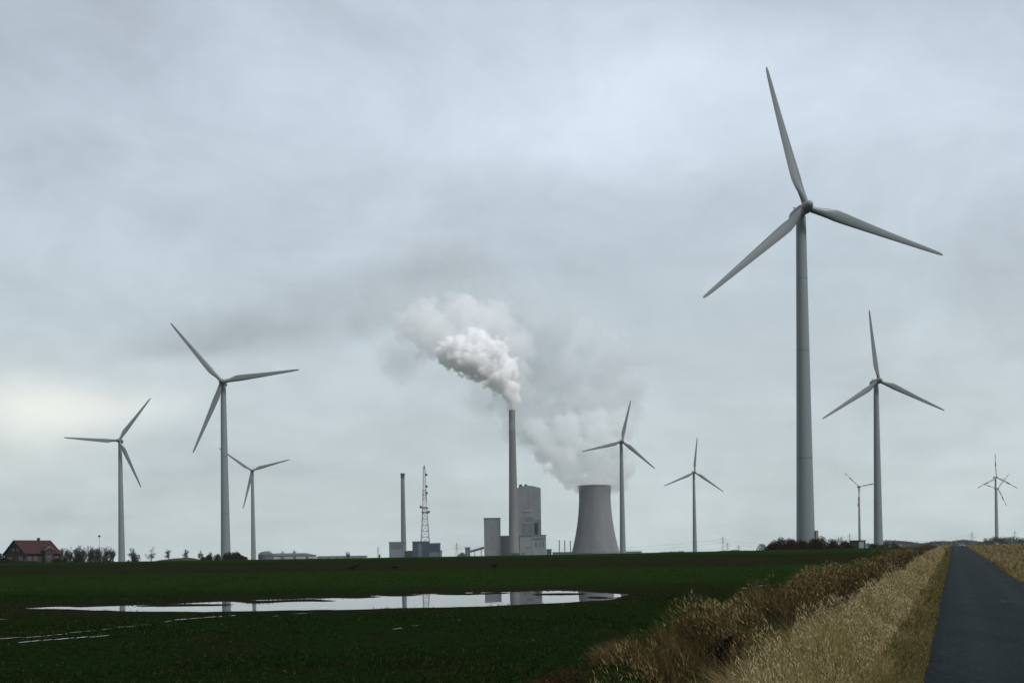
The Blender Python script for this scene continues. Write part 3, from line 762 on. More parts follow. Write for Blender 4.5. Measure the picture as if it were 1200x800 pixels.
# tall chimney
b = gbase(602.4, PD - 14); _, zt = pw(599.2, 480.5, PD - 14); H = zt - b.z
ch = empty('tall_chimney', b, label='very tall grey concrete chimney trailing white steam', cat='chimney', group=None)
sec = lambda t: 5.25 + 3.9 * (1 - t) ** 1.25 - 0.48 * (1 - t) * 0.0
MB().lathe([(sec(t), -3 + (H * 0.865 + 3) * i / 20) for i in range(21) for t in (i / 20 * 0.865,)], 36).build('shaft', M['concrete'], ch, True)
MB().lathe([(5.5, H * 0.866), (5.45, H * 0.985), (5.7, H * 0.987), (5.7, H), (4.6, H), (4.6, H - 6)], 36).build('upper_band', M['concrete_low'], ch, True)
panel(ch, -7, 9, 0.2, 9, M['plant_black'], 'duct_opening', 11.5)
# old chimney, blue and grey blocks, mast
b = gbase(473.2); _, zt = pw(471.6, 554.4); H = zt - b.z
oc = empty('old_chimney', b, label='slim tapered chimney with a blackened top, left of the lattice mast', cat='chimney')
MB().lathe([(5.2 - 2.0 * (i / 14) ** 0.7, -3 + (H - 8 + 3) * i / 14) for i in range(15)], 28).build('shaft', M['concrete'], oc, True)
MB().lathe([(3.45, H - 8), (3.5, H - 1.2), (4.1, H - 1.0), (4.1, H), (2.6, H), (2.6, H - 3)], 28).build('cap', M['plant_black'], oc, True)
gb, gw, gh = block('grey_block', 455.9, 473.4, 635.8, 'squat grey works building at the foot of the old chimney', M['plant_wall'], 26, PD - 25)
panel(gb, -gw * 0.9, gw * 0.9, gh * 0.70, gh * 0.92, M['plant_dark'], 'window_strip')
bb, bw_, bh_ = block('blue_block', 483.2, 502.0, 635.0, 'taller dark blue works building under the lattice mast', M['plant_blue'], 22, PD - 30)
panel(bb, -bw_ * 0.25, bw_ * 0.15, bh_ * 0.1, bh_ * 0.9, M['plant_dark'], 'shutter')
bc, bw_, bh_ = block('blue_hall', 502.3, 515.2, 637.0, 'lower dark blue hall joined to the right of the blue block', M['plant_blue'], 22, PD - 28)
panel(bc, -bw_ * 0.9, bw_ * 0.9, bh_ * 0.1, bh_ * 0.45, M['plant_dark'], 'gate')
block('yard_store', 474.5, 483.0, 646.0, 'low dark store between the old chimney and the blue block', M['plant_black'], 12, PD - 15)
block('yard_lean_to', 515.4, 517.5, 645.5, 'small grey lean-to at the right end of the blue hall', M['plant_wall'], 12, PD - 25)

b = gbase(498.6, PD + 5); _, zt = pw(497.0, 545.0, PD + 5); H = zt - b.z
mast = empty('lattice_mast', b, label='tall red and white lattice radio mast behind the blue works building', cat='mast')
def half(z): return 8.6 - 5.2 * min(z / (H * 0.56), 1.0) - 2.0 * max(0, (z - H * 0.56) / (H * 0.44))
def lattice(mb, z0, z1, n, r):
    zs = [z0 + (z1 - z0) * i / n for i in range(n + 1)]
    cs = ((-1, -1), (1, -1), (1, 1), (-1, 1))
    for a, b_ in zip(zs[:-1], zs[1:]):
        for (sx, sy), (tx, ty) in zip(cs, cs[1:] + cs[:1]):
            ha, hb = half(a), half(b_)
            mb.tube([(sx * ha, sy * ha, a), (sx * hb, sy * hb, b_)], r, 4)
            mb.tube([(sx * ha, sy * ha, a), (tx * hb, ty * hb, b_)], r * 0.32, 4)
            mb.tube([(tx * ha, ty * ha, a), (sx * hb, sy * hb, b_)], r * 0.32, 4)
            mb.tube([(sx * hb, sy * hb, b_), (tx * hb, ty * hb, b_)], r * 0.8, 4)
    return mb
lattice(MB(), -2, H * 0.56, 9, 0.62).build('lower_lattice', M['steel_pale'], mast)
lattice(MB(), H * 0.56, H * 0.63, 1, 0.5).build('white_section', M['steel_white'], mast)
lattice(MB(), H * 0.63, H * 0.74, 2, 0.5).build('red_section', M['steel_red'], mast)
lattice(MB(), H * 0.74, H * 0.98, 5, 0.42).build('upper_lattice', M['steel_pale'], mast)
MB().tube([(0, 0, H * 0.96), (0, 0, H * 1.0)], 0.9, 6).build('antenna_spike', M['plant_black'], mast)
for z in (0.50, 0.545): MB().box(-6, 6, -6, 6, H * z, H * z + 1.2).build('platform', M['plant_dark'], mast)
for sx, z in ((-6.6, 0.56), (6.8, 0.505), (3.4, 0.90), (3.6, 0.775), (3.6, 0.705)):
    MB().lathe([(0.2, 0.0), (1.9, 0.5), (2.3, 1.4), (2.0, 1.7), (0.1, 1.5)], 14, 'y', (sx, -3.0, H * z)).build('dish', M['plant_black'], mast, True)

# cooling tower
CD = PD + 60
b = gbase(698, CD); _, zt = pw(696, 568.8, CD); H = zt - b.z
ct = empty('cooling_tower', b, label='wide waisted concrete cooling tower pouring out grey steam', cat='cooling tower')
def ct_r(t):
    pts_t = [0.0, 0.12, 0.25, 0.4, 0.55, 0.7, 0.8, 0.9, 1.0]; pts_r = [42.6, 38.8, 35.4, 32.2, 29.9, 28.4, 27.9, 27.9, 28.5]
    return float(np.interp(t, pts_t, pts_r))
prof = [(ct_r(t), 6 + (H - 6) * t) for t in np.linspace(0, 1, 40)]
MB().lathe(prof + [(r - 0.8, h) for r, h in prof[::-1]], 72, caps=False).build('shell', M['concrete_ct'], ct, True)
MB().lathe([(42.0, -3), (42.0, 5.9), (41.0, 5.9), (41.0, -3)], 72).build('inlet_ring', M['concrete_low'], ct, True)
MB().lathe([(28.55, H - 2.6), (29.1, H - 2.5), (29.1, H - 0.2), (28.55, H - 0.1)], 72, caps=False).build('rim', M['concrete_dark'], ct, True)
block('white_shed', 728.0, 752.0, 646.8, 'long pale low shed right of the cooling tower foot', M['barn_wall'], 25, PD + 20, group=None)
block('dark_shed', 745.5, 764.0, 648.6, 'dark low shed in front of the long pale shed', M['plant_black'], 15, PD - 10, group=None)

# ------------------------------------------------------------------ steam
def steam(name, parent, origin, puffs, rho, noise_scale, erode, k, col=(1, 1, 1), vor=0.5, aniso=0.0, step=0.25, voxel=5.0):
    """A volume: the union of soft round puffs, eaten into by billowing noise. puffs: (px, py, depth, radius in photo pixels, weight)"""
    me0 = bpy.data.meshes.new(name + '_hull'); bm = bmesh.new(); P = []
    for px, py, d, r, w in puffs:
        c = at(px, py, d) - origin; rr = r * d / F; P.append((c, rr, w))
        bmesh.ops.create_icosphere(bm, subdivisions=3, radius=rr, matrix=Matrix.Translation(c))
    bm.to_mesh(me0); bm.free()
    tmp = bpy.data.objects.new(name, me0); COL.objects.link(tmp)
    md = tmp.modifiers.new('remesh', 'REMESH'); md.mode = 'VOXEL'; md.voxel_size = voxel
    dg = bpy.context.evaluated_depsgraph_get(); me = bpy.data.meshes.new_from_object(tmp.evaluated_get(dg))
    bpy.data.objects.remove(tmp)
    o = bpy.data.objects.new(name, me); COL.objects.link(o)
    if parent: o.parent = parent
    else: o.location = origin
    m = bpy.data.materials.new(name); m.use_nodes = True; N.tree = m.node_tree; m.node_tree.nodes.clear()
    pos = n_coord('Object')
    f = None
    wob = n_noise(pos, noise_scale * 0.6, 3.0, 0.6)
    for c, rr, w in P:
        dist = N.vec('DISTANCE', pos, tuple(c), 1)
        s = N.math('MULTIPLY_ADD', dist, -1.0 / rr, 1.0)
        if w != 1.0: s = s * w
        f = s if f is None else N.math('SMOOTH_MAX', f, s, 0.12)
    nz = n_noise(pos, noise_scale, 5.0, 0.58, 0.3)
    vo = N.tree.nodes.new('ShaderNodeTexVoronoi'); vo.feature = 'F1'; N.put(vo.inputs['Vector'], pos)
    vo.inputs['Scale'].default_value = noise_scale * 1.5; vo.inputs['Detail'].default_value = 2.5; vo.inputs['Roughness'].default_value = 0.55
    e = nz * (1 - vor) + N(vo.outputs['Distance']) * vor
    dens = ((f - e * erode) * k).clamp() * rho
    pv = m.node_tree.nodes.new('ShaderNodeVolumePrincipled'); out = m.node_tree.nodes.new('ShaderNodeOutputMaterial')
    pv.inputs['Color'].default_value = (*col, 1); pv.inputs['Anisotropy'].default_value = aniso
    N.put(pv.inputs['Density'], dens)
    m.node_tree.links.new(pv.outputs[0], out.inputs['Volume'])
    m.cycles.volume_step_rate = step
    me.materials.clear(); me.materials.append(m)
    return o

o1 = at(599.5, 480, PD - 14)
sp = empty('steam_plume', o1, label='bright white billowing steam plume blowing left from the tall chimney', cat='steam')
core = [(600, 475, 0, 11), (599, 466, 0, 18), (601, 456, 0, 18), (591, 452, 5, 23), (582, 440, -5, 28), (593, 432, 10, 26), (570, 430, 8, 32), (558, 424, -8, 34), (577, 415, 5, 33), (546, 416, 6, 36), (534, 412, -6, 32), (558, 402, 10, 30), (526, 414, 12, 26)]
steam('dense_steam', sp, o1, [(a, b_, PD - 14 + c, r * 1.12, 1.0) for a, b_, c, r in core], 0.20, 0.040, 0.52, 10.0, vor=0.85, step=0.22, voxel=3.0)
drift = [(545, 400, 50, 54), (505, 392, 55, 52), (580, 378, 65, 48), (545, 368, 65, 50), (498, 375, 65, 46), (478, 382, 70, 36), (605, 404, 70, 38), (600, 430, 80, 36)]
steam('drifting_steam', sp, o1, [(a, b_, PD + c, r * 1.15, 1.0) for a, b_, c, r in drift], 0.030, 0.022, 0.55, 5.5, col=(1, 1, 1), vor=0.8, step=0.36, voxel=7.0)
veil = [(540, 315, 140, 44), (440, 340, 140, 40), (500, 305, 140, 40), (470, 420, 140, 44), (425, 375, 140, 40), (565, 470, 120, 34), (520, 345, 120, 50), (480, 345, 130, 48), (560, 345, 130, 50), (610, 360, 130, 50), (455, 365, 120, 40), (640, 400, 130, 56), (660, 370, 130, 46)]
steam('thin_steam', sp, o1, [(a, b_, PD + c, r * 1.2, 1.0) for a, b_, c, r in veil], 0.010, 0.016, 0.5, 2.6, col=(0.83, 0.86, 0.88), step=0.8, voxel=9.0)  # steam colour greyed to stand in for shade from the cloud above it
o2 = at(696, 569, CD)
pl2 = empty('steam_plume', o2, label='broad grey steam cloud rolling up and left out of the cooling tower', cat='steam')
cool = [(696, 570, 0, 26), (682, 567, 0, 20), (711, 567, 0, 20), (724, 562, -6, 24), (668, 558, -6, 24), (735, 548, 0, 24), (696, 567, 0, 22), (696, 556, 0, 28), (712, 548, 5, 32), (676, 550, 0, 30), (660, 538, 0, 36), (692, 530, 10, 44), (722, 528, 10, 34), (642, 524, 10, 36), (664, 508, 20, 44), (700, 505, 20, 44), (726, 500, 20, 34), (628, 508, 20, 32)]
steam('dense_steam', pl2, o2, [(a, b_, CD + c, r * 1.15, 1.0) for a, b_, c, r in cool], 0.045, 0.027, 0.52, 7.0, col=(0.975, 0.988, 0.99), vor=0.8, step=0.28, voxel=5.0)
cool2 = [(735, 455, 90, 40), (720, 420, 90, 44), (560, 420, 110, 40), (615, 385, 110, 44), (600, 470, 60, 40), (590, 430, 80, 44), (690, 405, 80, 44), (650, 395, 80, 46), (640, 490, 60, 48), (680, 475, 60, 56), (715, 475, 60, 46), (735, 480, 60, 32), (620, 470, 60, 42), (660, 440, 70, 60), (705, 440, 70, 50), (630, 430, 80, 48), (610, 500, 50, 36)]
steam('drifting_steam', pl2, o2, [(a, b_, CD + c, r * 1.2, 1.0) for a, b_, c, r in cool2], 0.024, 0.021, 0.48, 3.2, col=(0.90, 0.925, 0.938), vor=0.75, step=0.7, voxel=8.0)  # shade of the overlying steam is put into this greyish scatter colour

# ------------------------------------------------------------------ farmhouse and far farm buildings
hd = 340.0
hx, _ = ray(29.5, 655); hx *= hd
hb = gz1(hx, hd)
house = empty('farmhouse', (hx, hd, hb), R(54), label='dark brick farmhouse with a red gabled roof at the far left', cat='house')
Wd, Gd, EV, RI = 11.7, 11.6, 3.2, 7.1        # origin at the front-left corner; front along x, depth along y
MB().prism([(0, -0.5), (Wd, -0.5), (Wd, EV), (0, EV)], 0, Gd).build('wall', M['brick'], house)
gbm = MB()
for x0 in (0.0, Wd - 0.25):
    gbm.add([(x0, 0, EV + .003), (x0, Gd, EV + .003), (x0, Gd / 2, RI - 0.15), (x0 + .25, 0, EV + .003), (x0 + .25, Gd, EV + .003), (x0 + .25, Gd / 2, RI - 0.15)], [(0, 1, 2), (5, 4, 3), (0, 3, 4, 1), (1, 4, 5, 2), (2, 5, 3, 0)])
gbm.build('gable', M['brick'], house)
rf = MB()
sl = (RI - EV) / (Gd / 2)
for s in (0, 1):
    y0, y1 = (-0.5, Gd / 2) if s == 0 else (Gd + 0.5, Gd / 2)
    z0 = EV - 0.5 * sl
    rf.add([(-0.4, y0, z0), (Wd + 0.4, y0, z0), (Wd + 0.4, y1, RI), (-0.4, y1, RI), (-0.4, y0, z0 + .25), (Wd + 0.4, y0, z0 + .25), (Wd + 0.4, y1, RI + .25), (-0.4, y1, RI + .25)],
           [(3, 2, 1, 0), (4, 5, 6, 7), (0, 1, 5, 4), (1, 2, 6, 5), (2, 3, 7, 6), (3, 0, 4, 7)])
roof = rf.build('roof', M['roof'], house)
MB().box(7.6, 8.3, Gd / 2 - 0.35, Gd / 2 + 0.35, RI - 0.3, RI + 1.0).build('chimney', M['brick'], roof)
def pane(root, x, z, w, h, y=0.0, side=False):
    a = MB(); g_ = MB()
    if side:
        f = a.box(-0.06, -0.002, x, x + w, z, z + h).build('window', M['white'], root); g_.box(-0.075, -0.062, x + .1, x + w - .1, z + .1, z + h - .1).build('pane', M['glass'], f)
    else:
        f = a.box(x, x + w, y - 0.06, y - 0.002, z, z + h).build('window', M['white'], root); g_.box(x + .1, x + w - .1, y - 0.075, y - 0.062, z + .1, z + h - .1).build('pane', M['glass'], f)
for yy in (3.6, 6.2): pane(house, yy, 4.0, 0.9, 0.75, side=True)
for yy in (1.2, 2.6, 7.4, 8.8): pane(house, yy, 1.0, 0.95, 1.1, side=True)
for xx in (1.0, 3.0): pane(house, xx, 1.0, 0.9, 1.2)
pane(house, 10.0, 1.0, 0.9, 1.2)
# projecting front bay with its own little gable
bay = MB().prism([(5.6, -0.5), (8.4, -0.5), (8.4, 4.0), (7.0, 5.1), (5.6, 4.0)], -1.6, 3.2).build('front_bay', M['brick'], house)
MB().add([(5.35, -1.8, 3.86), (7.0, -1.8, 5.16), (7.0, 3.4, 5.16), (5.35, 3.4, 3.86), (5.35, -1.8, 4.0), (7.0, -1.8, 5.3), (7.0, 3.4, 5.3), (5.35, 3.4, 4.0)], [(0, 1, 2, 3), (7, 6, 5, 4), (0, 4, 5, 1), (3, 2, 6, 7), (0, 3, 7, 4)]) \
    .add([(8.65, -1.8, 3.86), (7.0, -1.8, 5.16), (7.0, 3.4, 5.16), (8.65, 3.4, 3.86), (8.65, -1.8, 4.0), (7.0, -1.8, 5.3), (7.0, 3.4, 5.3), (8.65, 3.4, 4.0)], [(3, 2, 1, 0), (4, 5, 6, 7), (1, 5, 4, 0), (7, 6, 2, 3), (4, 7, 3, 0)]).build('gable_roof', M['roof'], bay)
MB().prism([(5.5, 3.98), (7.0, 5.1), (8.5, 3.98), (8.5, 4.18), (7.0, 5.36), (5.5, 4.18)], -1.92, -1.82).build('barge_board', M['white'], bay)
f_ = MB().box(6.4, 7.6, -1.66, -1.602, 0.9, 2.4).build('window', M['white'], bay); MB().box(6.5, 7.5, -1.675, -1.662, 1.0, 2.3).build('pane', M['glass'], f_)
pc = MB().box(8.8, 10.2, -0.9, -0.01, -0.3, 1.5).build('porch', M['white'], house)

# long low barn
def barn(px0, px1, top, eave, d, label, depth=14, hipped=True):
    x0, zt = pw(px0, top, d); x1, _ = pw(px1, top, d); b_ = gz1((x0 + x1) / 2, d); w = (x1 - x0) / 2
    _, ze = pw((px0 + px1) / 2, eave, d)
    root = empty('barn', ((x0 + x1) / 2, d, b_), label=label, cat='barn')
    h, e = zt - b_, ze - b_
    wl = MB().box(-w, w, 0, depth, -2, e).build('wall', M['barn_wall'], root)
    i = min(w * 0.35, depth * 0.5) if hipped else 0
    MB().add([(-w - .5, -.5, e + .003), (w + .5, -.5, e + .003), (w + .5, depth + .5, e + .003), (-w - .5, depth + .5, e + .003), (-w + i, depth / 2, h), (w - i, depth / 2, h)],
             [(3, 2, 1, 0), (0, 1, 5, 4), (2, 3, 4, 5), (1, 2, 5), (3, 0, 4)]).build('roof', M['barn_roof'], root)
    n = max(3, int(2 * w / 9))
    for q in range(n):
        xx = -w + 2 * w * (q + 0.5) / n; MB().box(xx - 1.1, xx + 1.1, -0.1, -0.01, e * 0.1, e * 0.8).build('door', M['plant_dark'], root)
    return root
barn(309, 367, 648.2, 650.6, 900, 'long low pale barn with a dark roof right of the left turbines')
xd, _ = pw(311.5, 650, 885)
dm = empty('feed_silo', (xd, 885, gz1(xd, 885)), label='squat domed silo at the left end of the long pale barn', cat='silo')
MB().lathe([(6.0, -2), (6.0, 5.0)], 24).build('tank', M['plant_dark'], dm, True)
MB().lathe([(6.3, 5.0), (5.4, 6.6), (3.4, 7.7), (1.0, 8.2), (0.05, 8.25)], 24).build('dome', M['barn_roof'], dm, True)
barn(371, 428, 651.2, 652.3, 1300, 'faint long pale greenhouse to the right of the barn', 18, False)

# grey kiosk by the second turbine
kx, kz = pw(1006.5, 636, 300); kb = gz1(kx, 300)
ki = empty('transformer_kiosk', (kx, 300, kb), label='small dark kiosk with a pale door between bramble mound and second turbine', cat='kiosk')
MB().box(-1.75, 1.75, 0, 2.6, -0.4, 1.95).build('wall', M['kiosk'], ki)
MB().box(-1.95, 1.95, -0.2, 2.8, 1.953, 2.15).build('roof', M['barn_roof'], ki)
MB().box(0.0, 1.35, -0.06, -0.002, 0.0, 1.85).build('door', M['kiosk_door'], ki)

# ------------------------------------------------------------------ pylons and wires
def pylon(px, top, d, label, base_py=652):
    x, zt = pw(px, top, d); b_ = gz1(x, d); h = zt - b_
    root = empty('pylon', (x, d, b_), R(20), label=label, cat='pylon', group='high voltage pylons on the horizon')
    def hf(z): return 3.2 * (1 - z / h) ** 1.4 + 0.55
    mb = MB(); zs = [h * t for t in (0, .16, .3, .43, .55, .66, .76, .86, 1.0)]; cs = ((-1, -1), (1, -1), (1, 1), (-1, 1)); k = d / 3000
    for a, c in zip(zs[:-1], zs[1:]):
        for (sx, sy), (tx, ty) in zip(cs, cs[1:] + cs[:1]):
            mb.tube([(sx * hf(a), sy * hf(a), a), (sx * hf(c), sy * hf(c), c)], 0.22 * k, 4); mb.tube([(sx * hf(a), sy * hf(a), a), (tx * hf(c), ty * hf(c), c)], 0.13 * k, 4)
    mb.build('lattice', M['steel'], root)
    arms = []
    for t, l in ((0.66, 10.5), (0.84, 8.0)):
        z = h * t
        MB().tube([(-l, 0, z), (l, 0, z)], 0.24 * k, 4).tube([(-l, 0, z), (0, 0, z + 2.2), (l, 0, z)], 0.16 * k, 4).build('cross_arm', M['steel'], root)
        arms += [root.matrix_basis @ Vector((s * l, 0, z - 1.0)) for s in (-1, 1)]
    return root, arms
pys = {}
for key, px, top, d, lab in (('a', 847, 628.0, 2600, 'tallest of three pylons on the skyline left of the bramble mound'), ('b', 852.5, 635.5, 3100, 'middle pylon of the three left of the bramble mound'),
                             ('c', 865.5, 638.5, 3500, 'lowest of the three pylons left of the bramble mound'), ('d', 535, 635.5, 2900, 'faint pylon between the blue works hall and the block tower'),
                             ('e', 1139, 622.5, 2200, 'pylon with broad arms on the skyline beyond the road'), ('f', 1189, 621.5, 2500, 'taller hazy pylon of the pair right of the banded turbines'),
                             ('g', 1194, 628.5, 3000, 'lower hazy pylon of the pair right of the banded turbines'), ('h', 995.5, 624.5, 2600, 'pylon between the bramble mound and the small banded turbine'),
                             ('i', 443, 640, 3300, 'tiny pale pylon left of the old chimney'), ('j', 1096, 632.5, 3500, 'tiny far pylon in the gap left of the road pylon')):
    pys[key] = pylon(px, top, d, lab)
def wire(pts, sag, label):
    mb = MB()
    for a, c in zip(pts[:-1], pts[1:]):
        mb.tube([a.lerp(c, t) - Vector((0, 0, sag * 4 * t * (1 - t))) for t in np.linspace(0, 1, 14)], 0.10, 4)
    tag(mb.build('power_line', M['steel']), label, 'power line', 'wires between the pylons')
for q in range(4):
    wire([pys['h'][1][q], pys['e'][1][q], pys['f'][1][q]], 14, 'thin overhead wire strung past the road between the far pylons')
    wire([pys['d'][1][q], pys['a'][1][q], pys['h'][1][q]], 16, 'thin overhead wire strung behind the right hand field towards the bramble mound')

# floodlight mast by the hedge
fx, fz = pw(116.3, 627.5, 620); fb = gz1(fx, 620); fh = fz - fb
fl = empty('lamp_mast', (fx, 620, fb), label='thin lamp mast with a dark round head above the bare hedge', cat='lamp post')
MB().tube([(0, 0, -1), (0, 0, fh - 0.6)], [0.16, 0.10], 8).build('pole', M['steel'], fl, True)
MB().lathe([(0.1, fh - 0.7), (0.62, fh - 0.5), (0.72, fh - 0.1), (0.55, fh + 0.25), (0.1, fh + 0.35)], 14).build('lamp_head', M['plant_black'], fl, True)
# small marker post at the left road edge
mx_, my_ = px_ground(1112.5, 651); mz = gz1(mx_ - 0.3, my_)
mp = empty('marker_post', (mx_ - 0.3, my_, mz), label='short dark marker post at the left road edge near the crest', cat='post')
MB().box(-0.07, 0.07, -0.06, 0.06, -0.2, 0.85).build('post', M['kiosk'], mp)
MB().box(-0.05, 0.05, -0.075, -0.062, 0.6, 0.75).build('reflector', M['white'], mp)

# ------------------------------------------------------------------ trees and shrubs
MINR = [0.01]
def grow(mb_limbs, twigs, p, d, length, rad, level, rg, levels, spread, up):
    n = 3; pts, rs = [p], [rad]
    for i in range(n):
        d = (d + Vector((rg.gauss(0, 0.16), rg.gauss(0, 0.16), rg.gauss(0, 0.08) + up * 0.1))).normalized()
        p = p + d * length / n; pts.append(p); rs.append(rad * (1 - 0.45 * (i + 1) / n))
    rs = [max(r_, MINR[0]) for r_ in rs]
    (mb_limbs if level < 2 else twigs).tube(pts, rs, 5 if level < 2 else 3, caps=False)
    if level >= levels: return
    if level < 2:
        grow(mb_limbs, twigs, p, (d + Vector((0, 0, 0.5))).normalized(), length * 0.72, rs[-1] * 0.9, level + 1, rg, levels, spread, up)
    for c in range(rg.choice((3, 4)) if level else 6):
        t = rg.uniform(0.35, 1.0); i = min(int(t * n), n - 1); q = pts[i].lerp(pts[i + 1], t * n - i)
        a = rg.uniform(0, 6.28); nd = (d * 0.9 + Vector((math.cos(a), math.sin(a), rg.uniform(-0.1, 0.5) + up * 0.3)) * spread).normalized()
        grow(mb_limbs, twigs, q, nd, length * rg.uniform(0.5, 0.72), rs[i] * 0.55, level + 1, rg, levels, spread, up)

def bare_tree(px, base_d, top, label, seed, name='bare_tree', group=None, levels=4, spread=0.75, up=0.5, tw=1.0, trunk=0.34):
    rg = random.Random(seed); x, zt = ray(px, top); x *= base_d; b_ = gz1(x, base_d); h = EYE + zt * base_d - b_
    root = empty(name, (x, base_d, b_), label=label, cat='tree', group=group)
    l, t = MB(), MB(); MINR[0] = 0.021 * base_d / 600
    grow(l, t, Vector((0, 0, -0.3)), Vector((0, 0, 1)), h * trunk, h * 0.017 * tw, 0, rg, levels, spread, up)
    zmax = max(v[2] for v in t.v); k = h / zmax
    l.v = [(a * k, c * k, e * k) for a, c, e in l.v]; t.v = [(a * k, c * k, e * k) for a, c, e in t.v]
    link_mesh('trunk', l.v, l.f, M['bark'], root); link_mesh('crown', t.v, t.f, M['twig'], root)
    return root

GH = 'bare trees in the hedge beside the farmhouse'
rh = random.Random(9)
for i, px in enumerate(np.linspace(70, 131, 26)):
    bare_tree(px + rh.uniform(-1.5, 1.5), 600 + rh.uniform(-30, 30), rh.uniform(637.5, 643.5) + (3.0 if i < 5 else 0), 'bare grey tree crowded into the hedge between farmhouse and leftmost turbine', 100 + i, group=GH, up=0.7, spread=rh.uniform(0.55, 0.9), tw=1.6, trunk=rh.uniform(0.2, 0.34))
bare_tree(132.8, 590, 639.0, 'taller dark tree at the right end of the hedge, touching the leftmost turbine tower', 130, tw=3.0, up=0.9, trunk=0.3)
bare_tree(155, 640, 641.0, 'thin bare tree just right of the leftmost turbine foot', 131, tw=1.5, levels=5)
bare_tree(177.5, 560, 640.0, 'small spreading bare tree alone on the skyline, the largest of three', 132, tw=1.8, spread=1.15, up=0.15, trunk=0.5, levels=5)
bare_tree(200.5, 640, 641.5, 'small narrow bare tree alone on the skyline between two larger ones', 133, tw=1.8, spread=0.85, up=0.3, trunk=0.45, levels=5)
bare_tree(218, 640, 643.0, 'feathery bare tree behind the low earth bank', 134, tw=1.4, spread=0.9, levels=5)
bare_tree(236, 640, 643.5, 'small bare tree at the left end of the dark bush', 135, tw=1.5, spread=0.9, levels=5)
bare_tree(316, 1000, 644.5, 'sparse bare tree above the left end of the barn roof', 136, tw=2.2)
bare_tree(330.5, 1000, 644.0, 'thin bare tree above the middle of the barn roof', 137, tw=2.2)
bare_tree(343, 960, 643.5, 'dark narrow tree poking over the barn roof', 138, tw=5, spread=0.5, up=1.2)
bare_tree(407, 1250, 645.5, 'rounded lone tree by the faint greenhouse', 139, tw=5, up=0.6)
bare_tree(444, 1500, 648.0, 'tiny bare tree near the grey works building', 140, tw=3)
bare_tree(897, 330, 638.5, 'low bare sapling at the left shoulder of the bramble mound', 141, tw=1.6)

def shrub(px, d, w, h, label, seed, n=900, leaf=0.22, m='bramble', cat='bush', name='bush', group=None, depth=None, twig=True, lift=0.0):
    """An uneven heap of arching stems carrying small leaf faces."""
    rg = np.random.default_rng(seed); x, _ = ray(px, 645); x *= d; b_ = gz1(x, d)
    depth = depth or w * 0.5
    root = empty(name, (x, d, b_ + lift), label=label, cat=cat, group=group)
    nl = max(7, int(w / 0.7)); cx = rg.uniform(-w / 2 * 0.9, w / 2 * 0.9, nl); cy = rg.uniform(-depth / 2, depth / 2, nl) * 0.8
    ch_ = h * rg.uniform(0.62, 1.0, nl) * np.clip(1.15 - (np.abs(cx) / (w / 2)) ** 2.2, 0.35, 1)
    mb = MB()
    for i in range(nl * 6):
        j = i % nl; a = rg.uniform(0, 6.28); r_ = rg.uniform(0.2, 1.0) * min(1.2, w * 0.2); z = ch_[j] * rg.uniform(0.6, 1.28)
        mb.tube([(cx[j], cy[j], -0.2), (cx[j] + math.cos(a) * r_ * 0.35, cy[j] + math.sin(a) * r_ * 0.35, z * 0.7), (cx[j] + math.cos(a) * r_, cy[j] + math.sin(a) * r_, z)], [0.02 * h ** 0.5 * 1.2, 0.018, 0.008], 3, caps=False)
    mb.build('stems', M['bark'], root)
    j = rg.integers(0, nl, n); a = rg.uniform(0, 2 * np.pi, n); rr = np.sqrt(rg.random(n)) * rg.uniform(0.7, 1.25, n) * min(1.5, w * 0.22)
    t = rg.random(n) ** 1.1
    lx = cx[j] + np.cos(a) * rr * (1 - 0.35 * t); ly = cy[j] + np.sin(a) * rr * (1 - 0.35 * t); lz = t * ch_[j] * np.sqrt(np.clip(1.1 - (rr / (min(1.5, w * 0.22) * 1.3)) ** 2, 0.1, 1))
    P = np.stack([lx, ly, lz], 1); A = rg.normal(size=(n, 3)); A /= np.linalg.norm(A, axis=1)[:, None]; B = np.cross(A, rg.normal(size=(n, 3))); B /= np.linalg.norm(B, axis=1)[:, None]
    s = leaf * rg.uniform(0.5, 1.3, n)[:, None]
    V = np.stack([P - A * s, P + B * s * 0.5, P + A * s, P - B * s * 0.5], 1).reshape(-1, 3)
    np_mesh('foliage', V, [np.arange(4 * n).reshape(n, 4)], M[m], root)
    return root
MD = 257.0
GB = 'brambles round the foot of the nearest turbine'
shrub(903, MD, 7.0, 1.9, 'low left shoulder of the bramble mound, sloping down to the field', 201, 4200, 0.13, group=GB)
shrub(918, MD - 1, 7.0, 3.3, 'tall bramble clump left of the nearest tower foot', 202, 5200, 0.14, group=GB)
shrub(933, MD - 4, 6.0, 2.6, 'dark bramble clump covering the left side of the nearest tower foot', 203, 4200, 0.14, group=GB)
shrub(949, MD - 6, 7.0, 2.2, 'dark bramble clump in front of the nearest tower foot', 204, 4200, 0.14, group=GB)
shrub(966, MD, 7.0, 3.4, 'tall bramble clump right of the nearest tower foot', 205, 5200, 0.14, group=GB)
shrub(981, MD + 1, 6.5, 2.8, 'rounded bramble clump at the right end of the mound, beside the kiosk', 206, 4200, 0.14, group=GB)
shrub(1026, 400, 6, 2.0, 'low bramble strip at the foot of the second turbine', 207, 900, 0.2)
shrub(1043, 420, 7, 2.4, 'low dark scrub right of the second turbine foot', 208, 900, 0.2)
shrub(264, 470, 21, 4.4, 'long dark rounded bush hiding the foot of the left trio\'s tallest turbine', 209, 12000, 0.24, 'dark_leaf')
shrub(156.5, 620, 7.5, 6.0, 'dark pointed bush at the right foot of the leftmost turbine', 210, 1500, 0.32, 'dark_leaf', depth=4)
shrub(3, 330, 6.5, 3.2, 'dark bushes at the left end of the farmhouse', 211, 2200, 0.22, 'dark_leaf')
shrub(70, 345, 5.0, 1.9, 'low dark bush at the right end of the farmhouse', 212, 1300, 0.22, 'dark_leaf')
